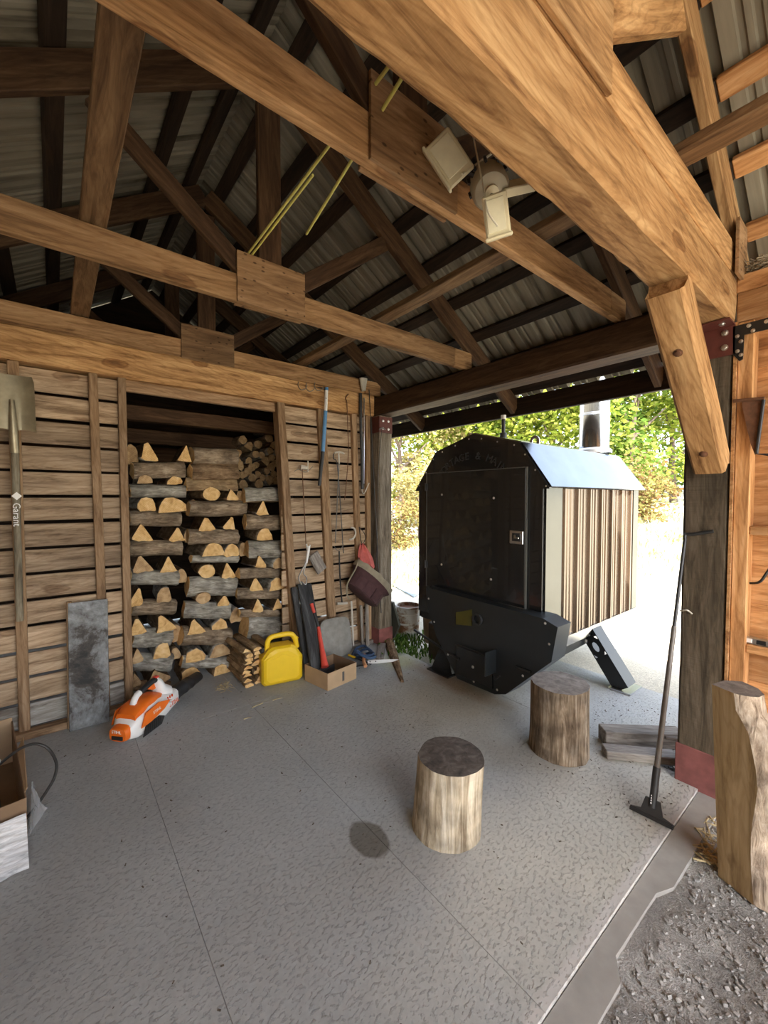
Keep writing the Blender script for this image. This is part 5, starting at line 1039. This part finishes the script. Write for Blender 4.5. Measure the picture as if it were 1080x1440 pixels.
# red cloth on a black loop
t = thing('red_cloth', 'faded red cloth hanging on a black loop by the corner', 'cloth', WY(512, 797, -.06)); wtube([(505, 741), (511, 748), (514, 756), (510, 765), (507, 757), (505, 741)], .004, 'loop', BLACKPL, t, -.05, n=6)
mb = MB(); secs = []
for k in range(8):
    s_ = k / 7; cx_, cy_ = 510 + 6 * s_, 766 + 31 * s_; hw = 2.5 + 8.5 * math.sin(min(1, s_ * 1.25) * math.pi / 2); ring = []
    for i in range(12):
        a = i * math.tau / 12; q = WY(cx_ + hw * math.cos(a), cy_ + 3 * math.sin(i * 1.9), -.08 - (.012 + .018 * s_) * math.sin(a) + .012 * math.sin(i * 2.6)); ring.append(q)
    secs.append(ring)
mb.loft(secs); mb.build('cloth_body', plain('faded red fabric', (.55, .13, .11), .9, 0, .2, 20, .3), t, world=True, smooth=True)
# canvas bucket bag
t = thing('tool_bag', 'dark maroon canvas bag with pockets hanging tilted on the corner', 'bag', WY(516, 850, -.15))
MAR = plain('maroon canvas', (.065, .028, .030), .9, 0, .25, 25, .4); KHA = plain('khaki canvas lining', (.26, .225, .16), .85, 0, .2, 20, .3)
yb = -.15; tl, trt, br_, bl = WY(504, 787, yb), WY(547, 831, yb), WY(524, 856, yb), WY(490, 822, yb); cT = (tl + trt) / 2; cB = (bl + br_) / 2; axd = (cB - cT); rT = (trt - tl).length / 2; rB = (br_ - bl).length / 2; Mg = frame(cT, trt - tl, cT - cB); hL = axd.length; n = 28
def ringp(r, z, sq=.62, wob=0): return [(r * math.cos(i * math.tau / n), r * sq * math.sin(i * math.tau / n), z + wob * math.sin(i * 2.3)) for i in range(n)]
mb = MB(); mb.loft([ringp(rB * .8, -hL), ringp(rB, -hL + .015), ringp(rB * 1.02, -hL * .5), ringp(rT * .98, -.06), ringp(rT, -.055)]); bg = mb.build('bag_body', MAR, t, Mg, smooth=True)
mb = MB(); mb.loft([ringp(rT * 1.0, -.06), ringp(rT * 1.03, -.03), ringp(rT * 1.02, .0, .6, .006), ringp(rT * .96, .0, .55, .006), ringp(rT * .92, -.05)], caps=False); mb.build('bag_rim', KHA, t, Mg, smooth=True)
for k in range(4):
    a0 = math.radians(-150 + 32 * k); a1 = a0 + math.radians(28); ring = []; r_ = rB * 1.06; mb = MB()
    mb.loft([[(r_ * math.cos(a) * s2, r_ * .62 * math.sin(a) * s2 - .004, z) for a in (a0, (a0 + a1) / 2, a1) for s2 in (1.0,)] + [(r_ * math.cos(a) * .93, r_ * .62 * math.sin(a) * .93, z) for a in (a1, (a0 + a1) / 2, a0)] for z in (-hL + .02, -hL * .45)]); mb.build('pocket', MAR, bg, Mg)
mb = MB(); mb.tube(smooth_path([tl, WY(500, 800, yb - .05), WY(489, 820, yb - .06), WY(488, 836, yb - .05), WY(491, 842, yb - .04)], 4), .007, 6); mb.build('strap', KHA, t, world=True, smooth=True); mb = MB(); mb.tube(smooth_path([tl, WY(505, 785, -.10), WY(503, 783, -.05)], 3), .006, 6); mb.build('hang_loop', BLACKPL, t, world=True)
for i, (x0, x1, w_) in enumerate(((509, 513, .03), (516, 519, .04))):
    o = board('thin_strip', V((WY(x0 + 1, 860, -.06).x, -.06, .0)), V((WY(x0 + 1, 860, -.06).x, -.03, WY(x0 + 1, 850 - 60 * i, -.02).z)), w_, .015, (0, -1, 0), W_GREY, None); tag(o, ('thin pale strip' if i == 0 else 'grey upright strip') + ' standing against the wall below the bag', 'strip')
o = board('conduit_strip', V((WY(497, 870, -.06).x, -.06, .042)), V((WY(497, 870, -.06).x, -.025, WY(497, 845, -.03).z)), .02, .012, (0, -1, 0), PALE, None); tag(o, 'short pale metal strip standing behind the grey pad', 'strip')

# ------------------------------------------------------------------ scraper leaning on the right post
t = thing('floor_scraper', 'long handled floor scraper leaning against the right timber post', 'scraper', FL(915, 1148)); bl0, bl1 = FL(886, 1137), FL(947, 1167); bm = (bl0 + bl1) / 2; dx = (bl1 - bl0).normalized(); up_ = V((-dx.y, dx.x, 0)); up_ = up_ if up_.x > 0 else -up_
top = XX(964, 752, -.02); hb = bm + V((0, 0, .05)) + up_ * .02; Mh = frame(bm, dx, up_ * .35 + V((0, 0, 1))); hw = (bl1 - bl0).length / 2
mb = MB(); mb.prism([(-hw, .0), (hw, .0), (hw, .018), (hw * .5, .028), (.03, .085), (-.03, .085), (-hw * .5, .028), (-hw, .018)], -.006, .006, Mh @ Matrix(((1, 0, 0, 0), (0, 0, -1, 0), (0, 1, 0, 0), (0, 0, 0, 1)))); mb.build('blade_head', DARKSTEEL, t, world=True)
mb = MB(); mb.box((-hw, -.012, -.0), (hw, .002, .014)); mb.build('rubber_edge', BLACKPL, t, Mh)
s0 = Mh @ V((0, 0, .05)); s1 = Mh @ V((0, 0, .13)); mb = MB(); mb.tube([s0, s1 + (top - s1) * .08], .016, 10); so = mb.build('socket', DARKSTEEL, t, world=True, smooth=True)
mid = s1 + (top - s1) * .62; mb = MB(); mb.tube([s1, mid], [.0125, .0115], 10); mb.build('handle', plain('grey handle tube', (.17, .155, .14), .45, .3, .2), t, world=True, smooth=True)
mb = MB(); mb.tube([mid, top - (top - s1).normalized() * .03] + smooth_path([top - (top - s1).normalized() * .03, top, top + V((.0, -.03, .004))], 4)[1:] + [XX(1003, 747, -.02)], .0085, 8); mb.build('bent_rod', DARKSTEEL, t, world=True, smooth=True)
lettering('\u2022\u2022\u2022\u2022', .03, LW, s0 * .5 + s1 * .5 + V((-.016, 0, 0)), s1 - s0, (-1, -.3, 0), t)
# post fixings
t = thing('post_hook', 'small bent nail hook on the right timber post', 'hook', XX(973, 862, 0)); mb = MB(); mb.tube(smooth_path([XX(956, 859, -.02), XX(966, 858, -.03), XX(973, 863, -.004)], 4), .004, 6); mb.build('nail', PALE, t, world=True)
# grey boards stacked behind the post
for i, (a, b, w_, th_, z, lb) in enumerate((((846, 1064), (948, 1074), .09, .045, .0, 'lower grey board of the short stack beside the right post'), ((843, 1046), (955, 1050), .10, .09, .0, 'thick grey beam end behind the board stack beside the right post'), ((930, 1052), (955, 1056), .07, .02, .06, 'thin pale offcut lying on the boards beside the right post'))):
    pa, pb = FL(*a), FL(*b); o = board('grey_board', pa + V((0, 0, z + th_ / 2)) + (pb - pa) * 0 + V((.03, .0, 0)), pb + V((.03, 0, z + th_ / 2)), w_, th_, (0, 0, 1), W_GREY, None); tag(o, lb, 'board', 'grey boards beside the right post')

# ------------------------------------------------------------------ right wall fittings
t = thing('corner_bracket', 'black steel corner bracket with zinc bolts at the top right', 'bracket', (-.005, -2.9, 2.2)); q = [XX(*p, -.004) for p in ((1031, 460), (1085, 446), (1085, 462), (1047, 471), (1045, 505), (1040, 508), (1031, 499))]
mb = MB(); mb.prism([(v.y, v.z) for v in q], -.010, -.002, Matrix(((0, 0, 1, 0), (1, 0, 0, 0), (0, 1, 0, 0), (0, 0, 0, 1)))); mb.build('plate', BLACK, t, world=True)
for p in ((1037, 473), (1042, 480), (1037, 494), (1042, 499), (1053, 458), (1059, 465), (1078, 452)): bolt(XX(*p, -.010), (-1, 0, 0), .006, t)
t = thing('steel_bracket', 'rusty triangular shelf bracket hanging on the right wall', 'bracket', (0, -2.93, 1.7)); q = [XX(*p, -.01) for p in ((1043, 565), (1072, 563), (1068, 600), (1062, 640), (1056, 625), (1050, 600))]
mb = MB(); mb.prism([(v.y, v.z) for v in q], -.014, -.004, Matrix(((0, 0, 1, 0), (1, 0, 0, 0), (0, 1, 0, 0), (0, 0, 0, 1)))); mb.build('gusset', RUST, t, world=True)
mb = MB(); mb.tube([XX(1031, 564, -.012), XX(1075, 560, -.02)], .008, 8); mb.build('top_bar', RUST, t, world=True); mb = MB(); mb.tube([XX(1074, 562, -.02), XX(1064, 638, -.02), XX(1085, 640, -.02)], .007, 8); mb.build('edge_bar', DARKSTEEL, t, world=True)
t = thing('bent_rod', 'bent black iron rod hanging on the right wall', 'rod', (0, -2.95, 1.1)); mb = MB(); mb.tube(smooth_path([XX(1044, 819, .09), XX(1060, 820, .06), XX(1070, 817, .05), XX(1080, 803, .05), XX(1090, 790, .05)], 4), .006, 8); mb.build('rod', BLACK, t, world=True, smooth=True)
t = thing('spirit_level', 'silver spirit level lying on the lower rail of right wall', 'level', (.05, -3.0, .8)); p = XX(1040, 903, .06); mb = MB(); mb.box((.04, p.y - .26, .796), (.07, p.y, .828), .004); mb.build('bar', STEEL, t, world=True)
for k in range(4): mb = MB(); mb.box((.036, p.y - .05 - .05 * k, .802), (.0405, p.y - .015 - .05 * k, .822), .002); mb.build('window_slot', BLACK if k % 2 else WHITE, t, world=True)
R8 = random.Random(4); mb = MB(); c = V((.05, -2.975, 2.565))
for k in range(150):
    a = R8.uniform(0, 6.3); r = R8.uniform(.02, .085); p = c + V((r * math.cos(a) * .6, r * math.sin(a), R8.uniform(0, .045))); d = V((-math.sin(a) + R8.uniform(-.6, .6), math.cos(a) + R8.uniform(-.6, .6), R8.uniform(-.2, .3))) * R8.uniform(.03, .06); mb.tube([p - d, p + V((0, 0, .004)), p + d], .0016, 4)
o = mb.build('bird_nest', plain('dry straw', (.32, .27, .19), .9, 0, .4), None, world=True); tag(o, 'straw bird nest on the plate beam at the right edge', 'nest')

# ------------------------------------------------------------------ hanging lamp, yellow rods
c = DP(688, 262, 1.36); t = thing('work_lamp', 'ivory three panel lamp hanging beside the big beam', 'lamp', c); axl = (-FWD * .55 + V((0, 0, -1)) * .75 + RIGHT * .1).normalized(); ML = frame(c, RIGHT, axl)
mb = MB(); mb.lathe([(.020, -.07), (.055, -.065), (.060, -.03), (.060, .03), (.052, .045), (.03, .05), (.012, .052)], 28, ML); bd = mb.build('lamp_body', plain('grey ivory housing', (.42, .38, .28), .5), t, world=True, smooth=True)
for k in range(10):
    a = k * math.tau / 10; mb = MB(); mb.box((.058, -.004, -.06), (.068, .004, -.02), 0, ML @ Matrix.Rotation(a, 4, 'Z')); mb.build('cooling_fin', DARKSTEEL, bd, world=True)
mb = MB(); mb.lathe([(.022, .048), (.022, .062), (.008, .066)], 16, ML); mb.build('sensor_cap', IVORY, bd, world=True, smooth=True)
def panel(px, py, dep, xdir, ydir, w_, h):
    o_ = DP(px, py, dep); M = frame(o_, xdir, V(xdir).cross(V(ydir))); mb = MB(); mb.box((-w_ / 2, -h / 2, -.006), (w_ / 2, h / 2, .006), .005, M); pn = mb.build('light_panel', IVORY, t, world=True)
    mb = MB(); mb.box((-w_ * .40, -h * .38, .006), (w_ * .34, h * .38, .009), .002, M); mb.build('diffuser', plain('cream diffuser', (.78, .74, .55), .4) if 'cream diffuser' not in bpy.data.materials else bpy.data.materials['cream diffuser'], pn, world=True)
    mb = MB(); mb.box((-w_ / 2 - .004, -h / 2 - .006, -.012), (w_ / 2 + .004, -h / 2 + .004, .016), .003, M); mb.build('panel_lip', IVORY, pn, world=True)
    mb = MB(); mb.tube([o_, (o_ + c) / 2, c], .009, 8); mb.build('hinge_arm', DARKSTEEL, pn, world=True)
IR, IU = RIGHT, UP
panel(632, 223, 1.34, RIGHT * .6 - UP * .8 + FWD * .1, RIGHT * .75 + UP * .6 - FWD * .3, .15, .095)
panel(698, 303, 1.27, RIGHT * .9 + UP * .12 - FWD * .3, UP * .9 - FWD * .45, .075, .115)
panel(722, 262, 1.36, RIGHT * .9 + UP * .35 + FWD * .2, UP * .8 + FWD * .5 - RIGHT * .2, .12, .07)
mb = MB(); mb.tube(smooth_path([DP(665, 190, 1.45), DP(672, 225, 1.33), DP(680, 265, 1.27), DP(686, 297, 1.25), DP(700, 318, 1.255)], 4), .0028, 6); mb.build('cord', plain('white cord', (.7, .67, .55), .6), t, world=True, smooth=True); mb = MB(); mb.tube([DP(650, 245, 1.33), DP(700, 210, 1.5)], .004, 6); mb.build('stay_wire', plain('cream wire', (.6, .57, .45), .6), t, world=True)
mb = MB(); mb.tube([c - axl * .06, c - axl * .12 + V((.0, .02, .06)), V((c.x + .02, -2.36, 2.66))], .014, 8); mb.build('mount_arm', DARKSTEEL, t, world=True)
YEL = plain('yellow fibre rod', (.62, .58, .16), .5)
def rod(label, pts, r=.0055): mb = MB(); mb.tube(pts, r, 8); o = mb.build('fibre_rod', YEL, None, world=True, smooth=True); return tag(o, label, 'rod', 'yellow rods lying on the trusses')
a, b = FL(347, 359, 2.80), FL(462, 206, 2.76); d = (b - a); rod('yellow rod running from the middle truss gusset to the next truss', [a - d * .35, a, b, b + d * .6]); a2, b2 = FL(353, 360, 2.80), FL(440, 246, 2.78); d2 = b2 - a2; rod('second yellow rod doubled up beside the longer one', [a2 - d2 * .02, b2])
a, b = WY(431, 329, -1.62), FL(494, 226, 2.70); d = b - a; rod('short yellow rod with its free end hanging between the trusses', [a, b, b + d * 1.3])

# ------------------------------------------------------------------ floor litter
STRAW = plain('straw', (.46, .38, .22), .9, 0, .3); R9 = random.Random(12); mb = MB(); c = FL(316, 968)
for k in range(60):
    p = c + V((R9.gauss(0, .035), R9.gauss(0, .04), R9.uniform(.002, .03))); d = V((R9.uniform(-1, 1), R9.uniform(-1, 1), R9.uniform(-.2, .4))) * R9.uniform(.01, .03); mb.tube([p - d, p + d], .0016, 4)
o = mb.build('straw_tuft', STRAW, None, world=True); tag(o, 'small tuft of straw on the floor in front of the logs', 'straw', kind='stuff')
mb = MB(); 
for k in range(420):
    if k < 250: p = V((R9.uniform(-2.6, .0), R9.uniform(-2.75, -.2), .001))
    elif k < 340: p = V((R9.uniform(-.5, .0), R9.uniform(-2.75, -2.1), .001))
    else: p = FL(R9.uniform(830, 950), R9.uniform(985, 1040), .001)
    a = R9.uniform(0, 6.3); s_ = R9.uniform(.0015, .006); d = V((math.cos(a), math.sin(a), 0)); mb.box((-s_, -s_ * .35, 0), (s_, s_ * .35, s_ * .5), 0, frame(p, d, (0, 0, 1)))
o = mb.build('wood_crumbs', plain('dark wood crumbs', (.12, .095, .07), .9, 0, .6, 90), None, world=True); tag(o, 'dark wood crumbs and bark bits scattered on the slab', 'crumbs', kind='stuff')
mb = MB()
for k in range(46):
    p = FL(R9.uniform(985, 1012), R9.uniform(1150, 1215), -.012); d = V((R9.uniform(-1, 1), R9.uniform(-1, 1), R9.uniform(-.1, .25))) * R9.uniform(.015, .05); mb.tube([p - d, p + d], R9.uniform(.0015, .004), 4)
o = mb.build('wood_shavings', STRAW, None, world=True); tag(o, 'pale wood shavings on the gravel beside the tall half log', 'shavings', kind='stuff')
R9 = random.Random(77)
for k, (px, py, L, lb) in enumerate(((362, 992, .09, 'longer pale twig'), (390, 983, .07, 'short pale twig'), (348, 1010, .05, 'tiny pale twig'))):
    p = FL(px, py, .004); mb = MB(); a = R9.uniform(-.3, .3); d = V((math.cos(a), math.sin(a), 0)) * L / 2; mb.tube([p - d, p + V((0, .004, 0)), p + d], .0028, 5); o = mb.build('twig', STRAW, None, world=True); tag(o, lb + ' on the slab in front of the yellow can', 'twig', 'twigs on the slab')
